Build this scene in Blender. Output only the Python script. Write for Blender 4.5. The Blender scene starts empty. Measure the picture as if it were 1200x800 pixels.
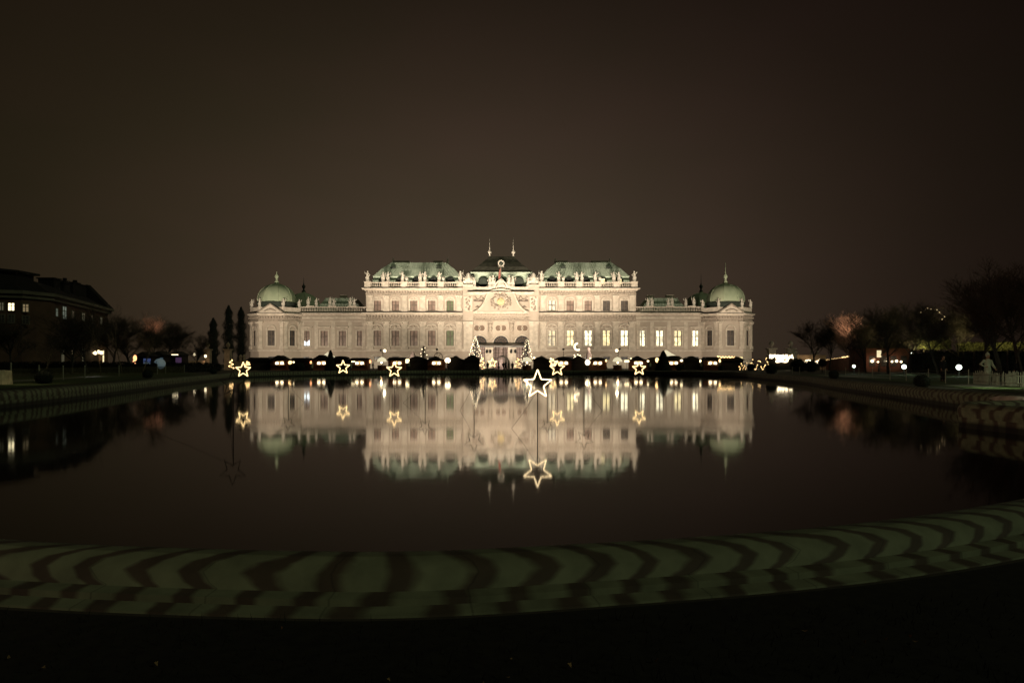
import bpy, bmesh, math, random
from mathutils import Vector, Matrix, noise
PI = math.pi
R = math.radians
random.seed(7)
scene = bpy.context.scene
C = scene.collection

# ------------------------------------------------------------------ camera
F = 846.0          # focal length in pixels of the 1200 px wide photograph
HY = 426.5         # row of the horizon
CH = 1.8           # camera height above the water (water is z = 0)
GZ = 0.6           # ground level
cd = bpy.data.cameras.new('camera'); cam = bpy.data.objects.new('camera', cd); C.objects.link(cam)
cam.location = (0, 0, CH); cam.rotation_euler = (R(90), 0, 0)
cd.sensor_width = 36; cd.lens = 36 * F / 1200; cd.shift_y = (HY - 400) / 1200
cd.clip_start = 0.05; cd.clip_end = 5000
scene.camera = cam

# ------------------------------------------------------------------ world: overcast night sky lit by the city
w = bpy.data.worlds.new('World'); scene.world = w; w.use_nodes = True
nt = w.node_tree; nt.nodes.clear()
def N(t, **kw):
    n = nt.nodes.new(t)
    for k, v in kw.items(): setattr(n, k, v)
    return n
out = N('ShaderNodeOutputWorld'); bg = N('ShaderNodeBackground')
tc = N('ShaderNodeTexCoord')
def skyglow(direction, pts):
    d = N('ShaderNodeVectorMath', operation='DOT_PRODUCT')
    sq = N('ShaderNodeVectorMath', operation='MULTIPLY'); nt.links.new(tc.outputs['Generated'], sq.inputs[0]); sq.inputs[1].default_value = (.74, 1, 1.06)
    nn_ = N('ShaderNodeVectorMath', operation='NORMALIZE'); nt.links.new(sq.outputs[0], nn_.inputs[0])
    nt.links.new(nn_.outputs[0], d.inputs[0]); d.inputs[1].default_value = Vector(direction).normalized()
    ac = N('ShaderNodeMath', operation='ARCCOSINE'); nt.links.new(d.outputs['Value'], ac.inputs[0])
    mr = N('ShaderNodeMapRange'); mr.inputs['From Max'].default_value = 1.2
    nt.links.new(ac.outputs[0], mr.inputs['Value'])
    cr = N('ShaderNodeValToRGB'); cr.color_ramp.interpolation = 'B_SPLINE'
    el = cr.color_ramp.elements
    el[0].position, el[0].color = pts[0][0], (*pts[0][1], 1)
    el[1].position, el[1].color = pts[-1][0], (*pts[-1][1], 1)
    for p, c in pts[1:-1]:
        e = el.new(p); e.color = (*c, 1)
    nt.links.new(mr.outputs[0], cr.inputs[0])
    return cr.outputs[0]
g1 = skyglow((-0.02, 1, 0.06), [(0, (.072, .052, .037)), (.14, (.050, .0355, .0245)), (.27, (.023, .0158, .0108)), (.40, (.0080, .0054, .0038)), (.58, (.0030, .0020, .0015)), (1, (.0022, .0015, .0011))])
g2 = skyglow((-.42, 1, .22), [(0, (.0135, .0100, .0045)), (.2, (.0085, .0061, .0027)), (.4, (.0022, .0015, .0009)), (.6, (.0004, .0003, .0002)), (1, (0, 0, 0))])
g3 = skyglow((.30, 1, .26), [(0, (.0060, .0030, .0024)), (.2, (.004, .0020, .0016)), (.4, (.001, .0005, .0004)), (1, (0, 0, 0))])
def addc(a, b):
    m = N('ShaderNodeMix', data_type='RGBA', blend_type='ADD'); m.inputs['Factor'].default_value = 1
    nt.links.new(a, m.inputs['A']); nt.links.new(b, m.inputs['B']); return m.outputs['Result']
g1 = addc(addc(g1, g2), g3)
nz = N('ShaderNodeTexNoise'); nz.inputs['Scale'].default_value = 2.4; nz.inputs['Detail'].default_value = 3
mp = N('ShaderNodeMapping'); mp.inputs['Scale'].default_value = (1, 1, 2.2)
nt.links.new(tc.outputs['Generated'], mp.inputs[0]); nt.links.new(mp.outputs[0], nz.inputs['Vector'])
nr = N('ShaderNodeValToRGB'); nr.color_ramp.elements[0].position = .3; nr.color_ramp.elements[1].position = .7
nr.color_ramp.elements[0].color = (.86, .92, .80, 1); nr.color_ramp.elements[1].color = (1.07, 1.0, .99, 1)
nt.links.new(nz.outputs['Fac'], nr.inputs[0])
mx = N('ShaderNodeMix', data_type='RGBA', blend_type='MULTIPLY'); mx.inputs['Factor'].default_value = 1
nt.links.new(g1, mx.inputs['A']); nt.links.new(nr.outputs[0], mx.inputs['B'])
nt.links.new(mx.outputs['Result'], bg.inputs['Color']); bg.inputs['Strength'].default_value = .92
nt.links.new(bg.outputs[0], out.inputs[0])

# added dim greenish fill from behind right, assumed light that brightens the coping
sl = bpy.data.lights.new('fill_sun', 'SUN'); fill_sun = bpy.data.objects.new('fill_sun', sl); C.objects.link(fill_sun)
sl.energy = 0.32; sl.angle = R(12); sl.color = (.92, 1.0, .62)
fill_sun.rotation_euler = (R(58), 0, R(58))
scene.view_settings.view_transform = 'Standard'; scene.view_settings.look = 'None'
scene.view_settings.exposure = 0; scene.view_settings.gamma = 1
try:
    scene.cycles.sample_clamp_indirect = 4.0
    scene.cycles.max_bounces = 6
except Exception: pass

# ------------------------------------------------------------------ materials
MATS = {}
def mat(name, col, rough=.8, var=.15, scale=3.0, col2=None, bump=0, metal=0, emit=None, es=0, spec=.3, stretch=(1, 1, 1)):
    m = bpy.data.materials.new(name); m.use_nodes = True; t = m.node_tree
    b = t.nodes['Principled BSDF']; b.inputs['Roughness'].default_value = rough; b.inputs['Metallic'].default_value = metal
    b.inputs['Specular IOR Level'].default_value = spec
    co = t.nodes.new('ShaderNodeTexCoord'); ma = t.nodes.new('ShaderNodeMapping'); ma.inputs['Scale'].default_value = stretch
    n = t.nodes.new('ShaderNodeTexNoise'); n.inputs['Scale'].default_value = scale; n.inputs['Detail'].default_value = 5
    t.links.new(co.outputs['Object'], ma.inputs[0]); t.links.new(ma.outputs[0], n.inputs['Vector'])
    r = t.nodes.new('ShaderNodeValToRGB'); e = r.color_ramp.elements
    c2 = col2 or tuple(max(0, c * (1 - 2 * var)) for c in col)
    e[0].position, e[0].color = .35, (*c2, 1); e[1].position, e[1].color = .62, (*col, 1)
    t.links.new(n.outputs['Fac'], r.inputs[0]); t.links.new(r.outputs[0], b.inputs['Base Color'])
    if emit:
        b.inputs['Emission Color'].default_value = (*emit, 1); b.inputs['Emission Strength'].default_value = es
    if bump:
        bp = t.nodes.new('ShaderNodeBump'); bp.inputs['Strength'].default_value = bump
        t.links.new(n.outputs['Fac'], bp.inputs['Height']); t.links.new(bp.outputs[0], b.inputs['Normal'])
    MATS[name] = m
    return m
def emitmat(name, col, s, base=(.5, .5, .5), noise_scale=None):
    m = mat(name, base, .5, .05, emit=col, es=s)
    if noise_scale:
        t = m.node_tree; b = t.nodes['Principled BSDF']
        n = t.nodes.new('ShaderNodeTexNoise'); n.inputs['Scale'].default_value = noise_scale; n.inputs['Detail'].default_value = 2
        co = t.nodes.new('ShaderNodeTexCoord'); t.links.new(co.outputs['Object'], n.inputs['Vector'])
        mr = t.nodes.new('ShaderNodeMapRange'); mr.inputs['From Min'].default_value = .35; mr.inputs['From Max'].default_value = .65
        mr.inputs['To Min'].default_value = s * .35; mr.inputs['To Max'].default_value = s * 1.5
        t.links.new(n.outputs['Fac'], mr.inputs['Value']); t.links.new(mr.outputs[0], b.inputs['Emission Strength'])
    return m
plaster = mat('plaster', (.44, .375, .31), .85, .1, .35, col2=(.385, .325, .265), bump=.05, stretch=(1, 1, .35))
stone = mat('stone', (.60, .53, .445), .85, .12, 1.1, col2=(.45, .395, .325), bump=.15)
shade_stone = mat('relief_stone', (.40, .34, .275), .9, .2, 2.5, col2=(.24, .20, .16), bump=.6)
statue_m = mat('statue_stone', (.68, .63, .54), .8, .15, 2.0, col2=(.48, .44, .38), bump=.2)
copper = mat('copper_green', (.48, .56, .45), .7, .2, .6, col2=(.38, .46, .36), bump=.05)
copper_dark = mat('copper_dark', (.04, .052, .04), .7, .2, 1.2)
copper_dome = mat('copper_dome', (.43, .48, .33), .65, .2, .35, col2=(.31, .37, .25), stretch=(1, 1, .5))
slate = mat('slate', (.20, .19, .15), .7, .2, 1.0)
flash = mat('flashing', (.03, .028, .024), .7)
win_frame = mat('window_frame', (.13, .10, .08), .6, .1)
pane_curtain = mat('pane_curtain', (.33, .24, .195), .25, .2, .8, col2=(.20, .145, .12), spec=.5)
pane_gray = mat('pane_gray', (.12, .105, .095), .2, .2, .8, spec=.5)
pane_green = mat('pane_green', (.13, .15, .09), .25, .2, .8, emit=(.35, .42, .2), es=.12)
pane_dark = mat('pane_dark', (.07, .07, .07), .15, .3, .9, spec=.6)
pane_lit = emitmat('pane_lit', (1.0, .80, .36), 1.15, noise_scale=1.1)
pane_litw = emitmat('pane_lit_white', (1.0, .90, .58), 1.7, noise_scale=.9)
pane_dim = emitmat('pane_dim', (1.0, .74, .30), .42, noise_scale=1.4)
pane_blue = emitmat('pane_cold', (.8, .95, 1.0), 2.2)
gold = mat('gold', (.62, .50, .28), .5, .2, 3)
oval_m = mat('oval_window', (.17, .115, .08), .6, .2, 3)
canopy_m = mat('canopy_metal', (.16, .15, .14), .5, .15, .6)
lantern_m = mat('lantern_metal', (.01, .01, .01), .5)
red_cloth = mat('red_cloth', (.42, .16, .13), .9)
star_rope = emitmat('star_rope', (1.0, .68, .30), 2.8)
star_rope_b = emitmat('star_rope_near', (1.0, .74, .40), 3.4)
metal_dark = mat('dark_metal', (.012, .011, .010), .6)
bulb_m = emitmat('fairy_bulb', (1.0, .80, .50), 4)
bulb_gold = emitmat('golden_bulb', (1.0, .62, .25), 3.2)
bulb_red = emitmat('red_bulb', (1.0, .40, .16), 2.5)
globe_m = emitmat('lamp_globe', (1.0, .82, .50), 3)
globe_w = emitmat('lamp_globe_cold', (.86, 1.0, .86), 4)
wall_glow = emitmat('wall_lamp', (1.0, .80, .45), 3.0)
led_m = emitmat('white_led_curtain', (1.0, .90, .72), 4.0, noise_scale=2.2)
fir_m = mat('fir_green', (.035, .05, .03), .9, .3, 6)
topiary_m = mat('topiary', (.012, .018, .010), .95, .3, 9)
leaf_lit = mat('hedge_leaf', (.11, .115, .04), .9, .3, 3)
bark = mat('bark', (.035, .030, .024), .95, .25, 4, bump=.3)
bark_lit = mat('bark_lit', (.14, .105, .065), .95, .25, 4, bump=.3)  # lit copy of bark: lamplight put into the trunk colour
twig = mat('twig', (.040, .031, .021), .95)
twig_lit = mat('twig_lit', (.36, .23, .17), .95)  # lit copy of twig: the uplights' pink put into the colour
hut_wood = mat('hut_wood', (.16, .055, .025), .8, .25, 3, stretch=(6, 1, 1))
hut_dark = mat('hut_dark', (.018, .012, .009), .9)
hut_roof = mat('hut_roof', (.016, .013, .010), .9)
hut_in = mat('hut_inside', (.55, .42, .28), .9, .15, 5)
goods_m = mat('goods', (.35, .2, .1), .8, .4, 14, col2=(.06, .04, .05))
tent_w = mat('tent_white', (.75, .70, .60), .9, .06)
tent_lit = mat('tent_lit', (.8, .74, .6), .9, .05, emit=(1, .88, .58), es=.75)
tent_pink = mat('tent_pink', (.50, .39, .36), .9, .1, 2)
coat_dark = mat('coat_dark', (.012, .012, .015), .95)
coat_pale = mat('coat_pale', (.38, .42, .32), .95)
coat_blue = mat('coat_blue', (.02, .025, .05), .95)
skin_m = mat('skin', (.3, .19, .13), .7)
hair_m = mat('hair', (.02, .015, .01), .9)
house_wall = mat('house_wall', (.07, .042, .026), .9, .2, .4)
house_pale = mat('house_pale', (.10, .095, .07), .9, .15, .4)
house_roof = mat('house_roof', (.008, .007, .006), .95)
brick_red = mat('red_wall', (.12, .052, .036), .9, .2, 1)
wall_warm = mat('warm_wall', (.42, .30, .20), .9, .15, .8)
pillar_m = mat('pillar_stone', (.30, .24, .17), .9, .2, 1.5, bump=.2)
pillar_w = mat('pillar_pale', (.50, .44, .36), .9, .2, 1.5, bump=.2)
hedge_dark = mat('hedge_dark', (.006, .007, .004), .95)
post_pale = mat('post_pale', (.30, .30, .23), .8)
net_m = mat('net', (.13, .12, .05), .8)
sheet_m = mat('sheet', (.55, .46, .30), .9, .15, 3)
blue_m = emitmat('blue_glow', (.12, .2, .5), .22)
violet_m = emitmat('violet_glow', (.25, .12, .3), .16)
bluegrey_m = emitmat('cold_glow', (.25, .4, .5), .13)
flood_m = mat('flood_metal', (.05, .05, .05), .6)
grass_black = mat('grass_black', (.008, .009, .004), .95)
leaf_dead = mat('dead_leaf', (.22, .14, .06), .9)

# ground: gravel
def ground_mat(name, c1, c2, scale):
    return mat(name, c1, .95, .2, scale, col2=c2, bump=.4)
gravel = ground_mat('gravel', (.045, .040, .028), (.028, .026, .018), 6)
lawn_m = ground_mat('lawn', (.045, .065, .016), (.026, .040, .010), 3)
path_m = ground_mat('path_gravel', (.22, .21, .17), (.15, .145, .115), 9)
soil = ground_mat('dark_soil', (.010, .010, .006), (.004, .004, .003), 14)

# water
wm = bpy.data.materials.new('pond_water'); wm.use_nodes = True; t = wm.node_tree; b = t.nodes['Principled BSDF']
b.inputs['Base Color'].default_value = (.0028, .0022, .0014, 1); b.inputs['Roughness'].default_value = .045; b.inputs['IOR'].default_value = 1.36
n = t.nodes.new('ShaderNodeTexNoise'); n.inputs['Scale'].default_value = 1.6; n.inputs['Detail'].default_value = 3
co = t.nodes.new('ShaderNodeTexCoord'); bp = t.nodes.new('ShaderNodeBump'); bp.inputs['Strength'].default_value = .012; bp.inputs['Distance'].default_value = .05
t.links.new(co.outputs['Object'], n.inputs['Vector']); t.links.new(n.outputs['Fac'], bp.inputs['Height']); t.links.new(bp.outputs[0], b.inputs['Normal'])
water_m = wm

# coping stone: algae-green blocks with dark bands across them (UV: u = metres along, v = position across)
cm = bpy.data.materials.new('coping_stone'); cm.use_nodes = True; t = cm.node_tree; b = t.nodes['Principled BSDF']
b.inputs['Roughness'].default_value = .8
L = t.links.new
def TN(k, **kw):
    n = t.nodes.new(k)
    for a, v in kw.items(): setattr(n, a, v)
    return n
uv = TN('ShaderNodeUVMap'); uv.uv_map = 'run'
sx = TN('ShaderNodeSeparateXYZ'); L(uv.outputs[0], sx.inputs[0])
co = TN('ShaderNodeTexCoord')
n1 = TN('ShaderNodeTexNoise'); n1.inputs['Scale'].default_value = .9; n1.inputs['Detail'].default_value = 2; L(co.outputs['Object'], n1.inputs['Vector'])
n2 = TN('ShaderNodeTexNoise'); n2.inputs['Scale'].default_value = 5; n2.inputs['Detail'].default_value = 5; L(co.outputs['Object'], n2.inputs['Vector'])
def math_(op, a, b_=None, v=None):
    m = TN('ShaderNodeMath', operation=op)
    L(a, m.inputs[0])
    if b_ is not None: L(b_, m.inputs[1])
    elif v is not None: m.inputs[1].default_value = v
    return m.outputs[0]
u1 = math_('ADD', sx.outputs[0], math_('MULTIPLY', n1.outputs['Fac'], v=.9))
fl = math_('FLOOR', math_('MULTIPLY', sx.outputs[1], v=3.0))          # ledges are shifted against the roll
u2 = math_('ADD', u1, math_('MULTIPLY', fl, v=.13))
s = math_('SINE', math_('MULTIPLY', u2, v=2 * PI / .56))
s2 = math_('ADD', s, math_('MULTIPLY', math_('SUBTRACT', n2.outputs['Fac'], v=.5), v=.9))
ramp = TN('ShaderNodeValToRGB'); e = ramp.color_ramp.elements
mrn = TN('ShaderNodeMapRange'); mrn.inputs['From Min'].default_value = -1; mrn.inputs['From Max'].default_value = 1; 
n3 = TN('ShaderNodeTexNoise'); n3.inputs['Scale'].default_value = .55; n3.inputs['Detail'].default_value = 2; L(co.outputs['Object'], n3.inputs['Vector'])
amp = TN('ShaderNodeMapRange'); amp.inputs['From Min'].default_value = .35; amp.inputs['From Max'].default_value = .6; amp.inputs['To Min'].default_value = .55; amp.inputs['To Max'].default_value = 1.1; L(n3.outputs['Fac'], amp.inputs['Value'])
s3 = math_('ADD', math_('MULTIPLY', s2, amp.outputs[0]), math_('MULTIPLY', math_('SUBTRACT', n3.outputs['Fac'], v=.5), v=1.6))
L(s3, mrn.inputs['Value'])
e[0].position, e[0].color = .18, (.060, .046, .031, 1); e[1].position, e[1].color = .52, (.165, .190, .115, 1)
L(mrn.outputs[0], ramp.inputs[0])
# real joint every 1.12 m
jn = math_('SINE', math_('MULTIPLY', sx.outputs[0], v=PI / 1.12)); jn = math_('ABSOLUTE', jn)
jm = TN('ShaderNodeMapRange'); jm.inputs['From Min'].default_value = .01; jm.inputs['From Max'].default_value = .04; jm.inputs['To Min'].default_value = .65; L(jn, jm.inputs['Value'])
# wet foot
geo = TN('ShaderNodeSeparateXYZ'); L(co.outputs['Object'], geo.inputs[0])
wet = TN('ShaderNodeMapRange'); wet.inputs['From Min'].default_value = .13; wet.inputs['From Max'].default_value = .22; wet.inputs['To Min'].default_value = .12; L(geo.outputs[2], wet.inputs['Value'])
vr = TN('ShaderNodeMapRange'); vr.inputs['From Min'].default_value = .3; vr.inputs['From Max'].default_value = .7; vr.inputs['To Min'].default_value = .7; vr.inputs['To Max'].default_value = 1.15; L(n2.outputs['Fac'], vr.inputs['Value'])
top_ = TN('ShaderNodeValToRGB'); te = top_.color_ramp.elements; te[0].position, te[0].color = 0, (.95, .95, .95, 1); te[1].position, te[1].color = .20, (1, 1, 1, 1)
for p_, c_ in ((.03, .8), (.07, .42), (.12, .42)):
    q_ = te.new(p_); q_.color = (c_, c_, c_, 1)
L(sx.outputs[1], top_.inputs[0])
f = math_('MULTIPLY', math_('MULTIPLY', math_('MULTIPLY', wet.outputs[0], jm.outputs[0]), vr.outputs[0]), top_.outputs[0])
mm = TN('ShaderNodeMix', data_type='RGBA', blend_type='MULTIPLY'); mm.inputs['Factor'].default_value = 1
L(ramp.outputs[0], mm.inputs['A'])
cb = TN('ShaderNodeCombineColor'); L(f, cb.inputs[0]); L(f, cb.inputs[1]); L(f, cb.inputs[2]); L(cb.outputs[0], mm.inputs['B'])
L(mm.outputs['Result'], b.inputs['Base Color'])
bp = TN('ShaderNodeBump'); bp.inputs['Strength'].default_value = .25; L(n2.outputs['Fac'], bp.inputs['Height']); L(bp.outputs[0], b.inputs['Normal'])

# ------------------------------------------------------------------ mesh helpers
class MB:
    def __init__(self): self.v = []; self.f = []; self.uv = None
    def add(self, vs, fs, M=None):
        o = len(self.v)
        for p in vs:
            p = Vector(p)
            self.v.append(M @ p if M is not None else p)
        for f in fs: self.f.append(tuple(i + o for i in f))
        return self
    def box(self, x0, x1, y0, y1, z0, z1, M=None):
        vs = [(x0, y0, z0), (x1, y0, z0), (x1, y1, z0), (x0, y1, z0), (x0, y0, z1), (x1, y0, z1), (x1, y1, z1), (x0, y1, z1)]
        return self.add(vs, [(0, 3, 2, 1), (4, 5, 6, 7), (0, 1, 5, 4), (1, 2, 6, 5), (2, 3, 7, 6), (3, 0, 4, 7)], M)
    def prism(self, poly, y0, y1, M=None):       # poly in (x, z), extruded along y
        n = len(poly)
        vs = [(x, y0, z) for x, z in poly] + [(x, y1, z) for x, z in poly]
        fs = [tuple(range(n)), tuple(range(2 * n - 1, n - 1, -1))] + [(i, i + n, (i + 1) % n + n, (i + 1) % n) for i in range(n)]
        return self.add(vs, fs, M)
    def flatprism(self, poly, z0, z1, M=None):   # poly in (x, y)
        n = len(poly)
        vs = [(x, y, z0) for x, y in poly] + [(x, y, z1) for x, y in poly]
        fs = [tuple(range(n - 1, -1, -1)), tuple(range(n, 2 * n))] + [(i, (i + 1) % n, (i + 1) % n + n, i + n) for i in range(n)]
        return self.add(vs, fs, M)
    def lathe(self, prof, c=(0, 0, 0), n=12, M=None, sx=1, sy=1, a0=0):
        vs = []; fs = []; k = len(prof)
        for r, z in prof:
            for j in range(n):
                a = 2 * PI * j / n + a0
                vs.append((c[0] + r * math.cos(a) * sx, c[1] + r * math.sin(a) * sy, c[2] + z))
        for i in range(k - 1):
            for j in range(n):
                fs.append((i * n + j, i * n + (j + 1) % n, (i + 1) * n + (j + 1) % n, (i + 1) * n + j))
        fs.append(tuple(range(n - 1, -1, -1))); fs.append(tuple((k - 1) * n + j for j in range(n)))
        return self.add(vs, fs, M)
    def tube(self, pts, rad, n=6, closed=False, M=None):
        pts = [Vector(p) for p in pts]; k = len(pts)
        rad = rad if isinstance(rad, (list, tuple)) else [rad] * k
        vs = []; fs = []
        for i, p in enumerate(pts):
            a = pts[(i - 1) % k] if (closed or i > 0) else p
            b_ = pts[(i + 1) % k] if (closed or i < k - 1) else p
            d = (b_ - a)
            d = d.normalized() if d.length > 1e-9 else Vector((0, 0, 1))
            u = d.cross(Vector((0, 1, 0)))
            if u.length < .1: u = d.cross(Vector((1, 0, 0)))
            u.normalize(); v = d.cross(u)
            for j in range(n):
                an = 2 * PI * j / n
                vs.append(p + (u * math.cos(an) + v * math.sin(an)) * rad[i])
        for i in range(k if closed else k - 1):
            i2 = (i + 1) % k
            for j in range(n):
                fs.append((i * n + j, i * n + (j + 1) % n, i2 * n + (j + 1) % n, i2 * n + j))
        if not closed:
            fs.append(tuple(range(n - 1, -1, -1))); fs.append(tuple((k - 1) * n + j for j in range(n)))
        return self.add(vs, fs, M)
    def ball(self, c, r, n=8, m=6, sx=1, sy=1, sz=1, M=None):
        prof = [(max(1e-3, r * math.sin(PI * i / m)), -r * sz * math.cos(PI * i / m)) for i in range(m + 1)]
        return self.lathe(prof, c, n, M, sx, sy)
    def hood(self, uc, w, z, h, d, M=None, y=0):  # segmental moulding over a window
        pts = [(uc - w / 2, z)]
        for i in range(9):
            a = PI * i / 8; pts.append((uc - w * .40 * math.cos(a), z + .25 + h * math.sin(a)))
        pts.append((uc + w / 2, z))
        inner = [(uc + w * .34, z), ] + [(uc + w * .33 * math.cos(PI * i / 8), z + .05 + (h - .1) * math.sin(PI * i / 8)) for i in range(9)] + [(uc - w * .34, z)]
        for i in range(len(pts) - 1):
            a, b_ = pts[i], pts[i + 1]; c_, d_ = inner[len(inner) - 2 - i], inner[len(inner) - 1 - i]
            self.prism([a, b_, c_, d_][::-1], y - d, y, M)
        return self
    def build(self, name, m, parent=None, smooth=False, loc=None):
        me = bpy.data.meshes.new(name); me.from_pydata([tuple(p) for p in self.v], [], self.f)
        if smooth: me.polygons.foreach_set('use_smooth', [True] * len(me.polygons))
        me.materials.append(m)
        bm = bmesh.new(); bm.from_mesh(me); bmesh.ops.recalc_face_normals(bm, faces=bm.faces); bm.to_mesh(me); bm.free()
        me.update()
        o = bpy.data.objects.new(name, me); C.objects.link(o)
        if parent is not None: o.parent = parent
        if loc is not None: o.location = loc
        return o
def tag(o, label=None, cat=None, group=None, kind=None):
    if label: o['label'] = label
    if cat: o['category'] = cat
    if group: o['group'] = group
    if kind: o['kind'] = kind
    return o
def empty(name, loc, label, cat, group=None, rz=0):
    o = bpy.data.objects.new(name, None); C.objects.link(o); o.empty_display_size = .2
    o.location = loc; o.rotation_euler = (0, 0, rz)
    return tag(o, label, cat, group)
def kids(o): return [c for c in bpy.data.objects if c.parent == o]
def dup(root, loc, label, group=None, rz=None, scale=None):
    r = root.copy(); C.objects.link(r); r.location = loc
    if rz is not None: r.rotation_euler = (0, 0, rz)
    if scale is not None: r.scale = scale if isinstance(scale, tuple) else (scale,) * 3
    r['label'] = label
    if group: r['group'] = group
    for ch in kids(root):
        c = ch.copy(); C.objects.link(c); c.parent = r
        for g in kids(ch):
            d = g.copy(); C.objects.link(d); d.parent = c
            if g.type == 'LIGHT': pass
    return r
def PX(px, Y): return (px - 600) * Y / F                   # where a photograph column lies at distance Y
def PZ(py, Y): return CH - (py - HY) * Y / F
def G(px, Y): return (PX(px, Y), Y, GZ)
def light(name, kind, loc, energy, col, size=.3, parent=None, target=None, spot=100):
    cone = {'side_light': 95, 'stall_front_lamp': 110, 'edging_light': 110}.get(name, 150)
    aim = {'side_light': (0, 0, -1), 'stall_front_lamp': (0, .5, -1), 'stall_lamp': (0, 1, -.1), 'fence_light': (0, .75, -1), 'edging_light': (0, .2, -1), 'front_wash': (0, 1, 0), 'gate_light': (0, 1, -.1), 'building_light': (0, 1, -.2),
           'entrance_light': (-1, .6, -.2), 'hedge_uplight': (0, .3, 1)}.get(name)
    if aim and kind == 'POINT':      # added lights become aimed spots, kept out of the water's reflections
        kind = 'SPOT'; spot = cone; target = tuple(Vector(loc) + Vector(aim))
    l = bpy.data.lights.new(name, kind); o = bpy.data.objects.new(name, l); C.objects.link(o)
    l.energy = energy; l.color = col; o.location = loc
    if kind in ('POINT', 'SPOT'): l.shadow_soft_size = size
    if kind == 'SPOT':
        l.spot_size = R(spot); l.spot_blend = 1.0
    if parent is not None: o.parent = parent
    if target is not None:
        d = Vector(target) - Vector(loc); o.rotation_euler = d.to_track_quat('-Z', 'Y').to_euler()
    return o

# ------------------------------------------------------------------ pool outline (inner face of the coping, counter-clockwise)
def cr(pts, n=8, closed=False):
    res = []; k = len(pts)
    for i in range(k if closed else k - 1):
        p0, p1, p2, p3 = (pts[(i + j - 1) % k] if closed else pts[min(max(i + j - 1, 0), k - 1)] for j in range(4))
        for s_ in range(n):
            t_ = s_ / n
            res.append(tuple(.5 * ((2 * p1[a]) + (-p0[a] + p2[a]) * t_ + (2 * p0[a] - 5 * p1[a] + 4 * p2[a] - p3[a]) * t_ ** 2 + (-p0[a] + 3 * p1[a] - 3 * p2[a] + p3[a]) * t_ ** 3) for a in range(2)))
    if not closed: res.append(tuple(pts[-1][:2]))
    return res
apse = [(-13.8, 14), (-12.6, 9.4), (-8.6, 6.55), (-5.6, 5.45), (-3.7, 4.90), (-2.6, 4.64), (-1.3, 4.49), (-.5, 4.49), (.5, 4.68), (1.3, 4.87), (2.1, 5.12), (3.0, 5.50), (3.9, 5.98), (5.6, 6.95), (9.5, 8.7), (12.2, 10.6), (13.0, 14)]
outline = cr(apse, 7)
right = cr([(13.0, 14.1), (12.95, 18.2), (12.75, 20.6)], 4) + cr([(13.3, 21.5), (15.8, 22.6), (17.4, 24.6), (18.1, 27.5), (18.6, 30.8), (20.6, 39.6), (23.2, 51.6), (27.2, 67.7), (29.8, 87), (31.6, 97)], 5)
far = cr([(31.0, 101), (26.7, 112), (20.5, 121), (15, 126), (6, 128.5), (-2, 129), (-12, 128), (-20.5, 124), (-29.4, 113), (-33.6, 105), (-36, 96)], 6)
left = cr([(-35.8, 92), (-33.8, 84.6), (-27.7, 58.6), (-22.5, 38.1), (-20.8, 29.3)], 5) + cr([(-20.4, 25), (-17.6, 23.3), (-16.4, 20), (-14.9, 17)], 4)
outline += right + far + left
# outward normals, averaged
def offset(poly, d):
    n = len(poly); res = []
    for i in range(n):
        a = Vector(poly[(i - 1) % n]); b_ = Vector(poly[i]); c_ = Vector(poly[(i + 1) % n])
        t1 = (b_ - a); t2 = (c_ - b_)
        t1 = t1.normalized() if t1.length > 1e-6 else t2.normalized(); t2 = t2.normalized() if t2.length > 1e-6 else t1
        tt = (t1 + t2).normalized(); nn = Vector((tt.y, -tt.x))
        res.append((b_.x + nn.x * d, b_.y + nn.y * d))
    return res
ol = [outline[0]]
for p in outline[1:]:
    if (Vector(p) - Vector(ol[-1])).length > .05: ol.append(p)
outline = ol
# coping profile: s outward from the water, z
prof = [(0, -.3), (0, .10), (-.02, .30), (-.04, .42), (-.03, .50), (.01, .57), (.07, .635), (.15, .68), (.24, .70), (.32, .695), (.39, .67), (.45, .63), (.49, .58), (.50, .555), (.505, .55), (.62, .546), (.625, .505), (.635, .50), (.655, .50), (.66, .522), (.78, .512), (.79, .46)]
GN = .50
rings = [offset(outline, s_) for s_, z_ in prof]
vs = []; fs = []; uvs = []
n = len(outline); arc = [0]
for i in range(n): arc.append(arc[-1] + (Vector(outline[(i + 1) % n]) - Vector(outline[i])).length)
m_ = MB()
for k, (s_, z_) in enumerate(prof):
    # the strip past the coping rises from .50 at the near lawn to GZ elsewhere through the ground sheet
    for i in range(n): m_.v.append(Vector((rings[k][i][0], rings[k][i][1], z_)))
fuv = []
def pitch(p):     # the dark bands sit closer together round the near apse
    return 1.0 if p[1] > 9 else 1.75
ph = [0]
for i in range(n): ph.append(ph[-1] + (arc[i + 1] - arc[i]) * pitch(outline[i]))
def bow(i, k):
    hh_ = prof[k][1] * .966 + (.5 - prof[k][0]) * .26
    v_ = min(max(1 - (hh_ - .536) / .212, 0), 1) if prof[k][0] > .16 else 0     # 0 at the crest, 1 at the foot of the roll
    x_ = outline[i % n][0]; y_ = outline[i % n][1]
    g_ = math.tanh((x_ + .75) / 1.1)
    b_ = .20 * math.sin(PI * v_ ** .9) - .22 * (1 - v_) ** 2
    return -g_ * b_ * pitch(outline[i % n]) * (1 if k < 13 else 0)
vpos = [min(s_ / .51, .999) * .33 if k < 14 else (.4 if k < 17 else .75) for k, (s_, z_) in enumerate(prof)]
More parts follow.
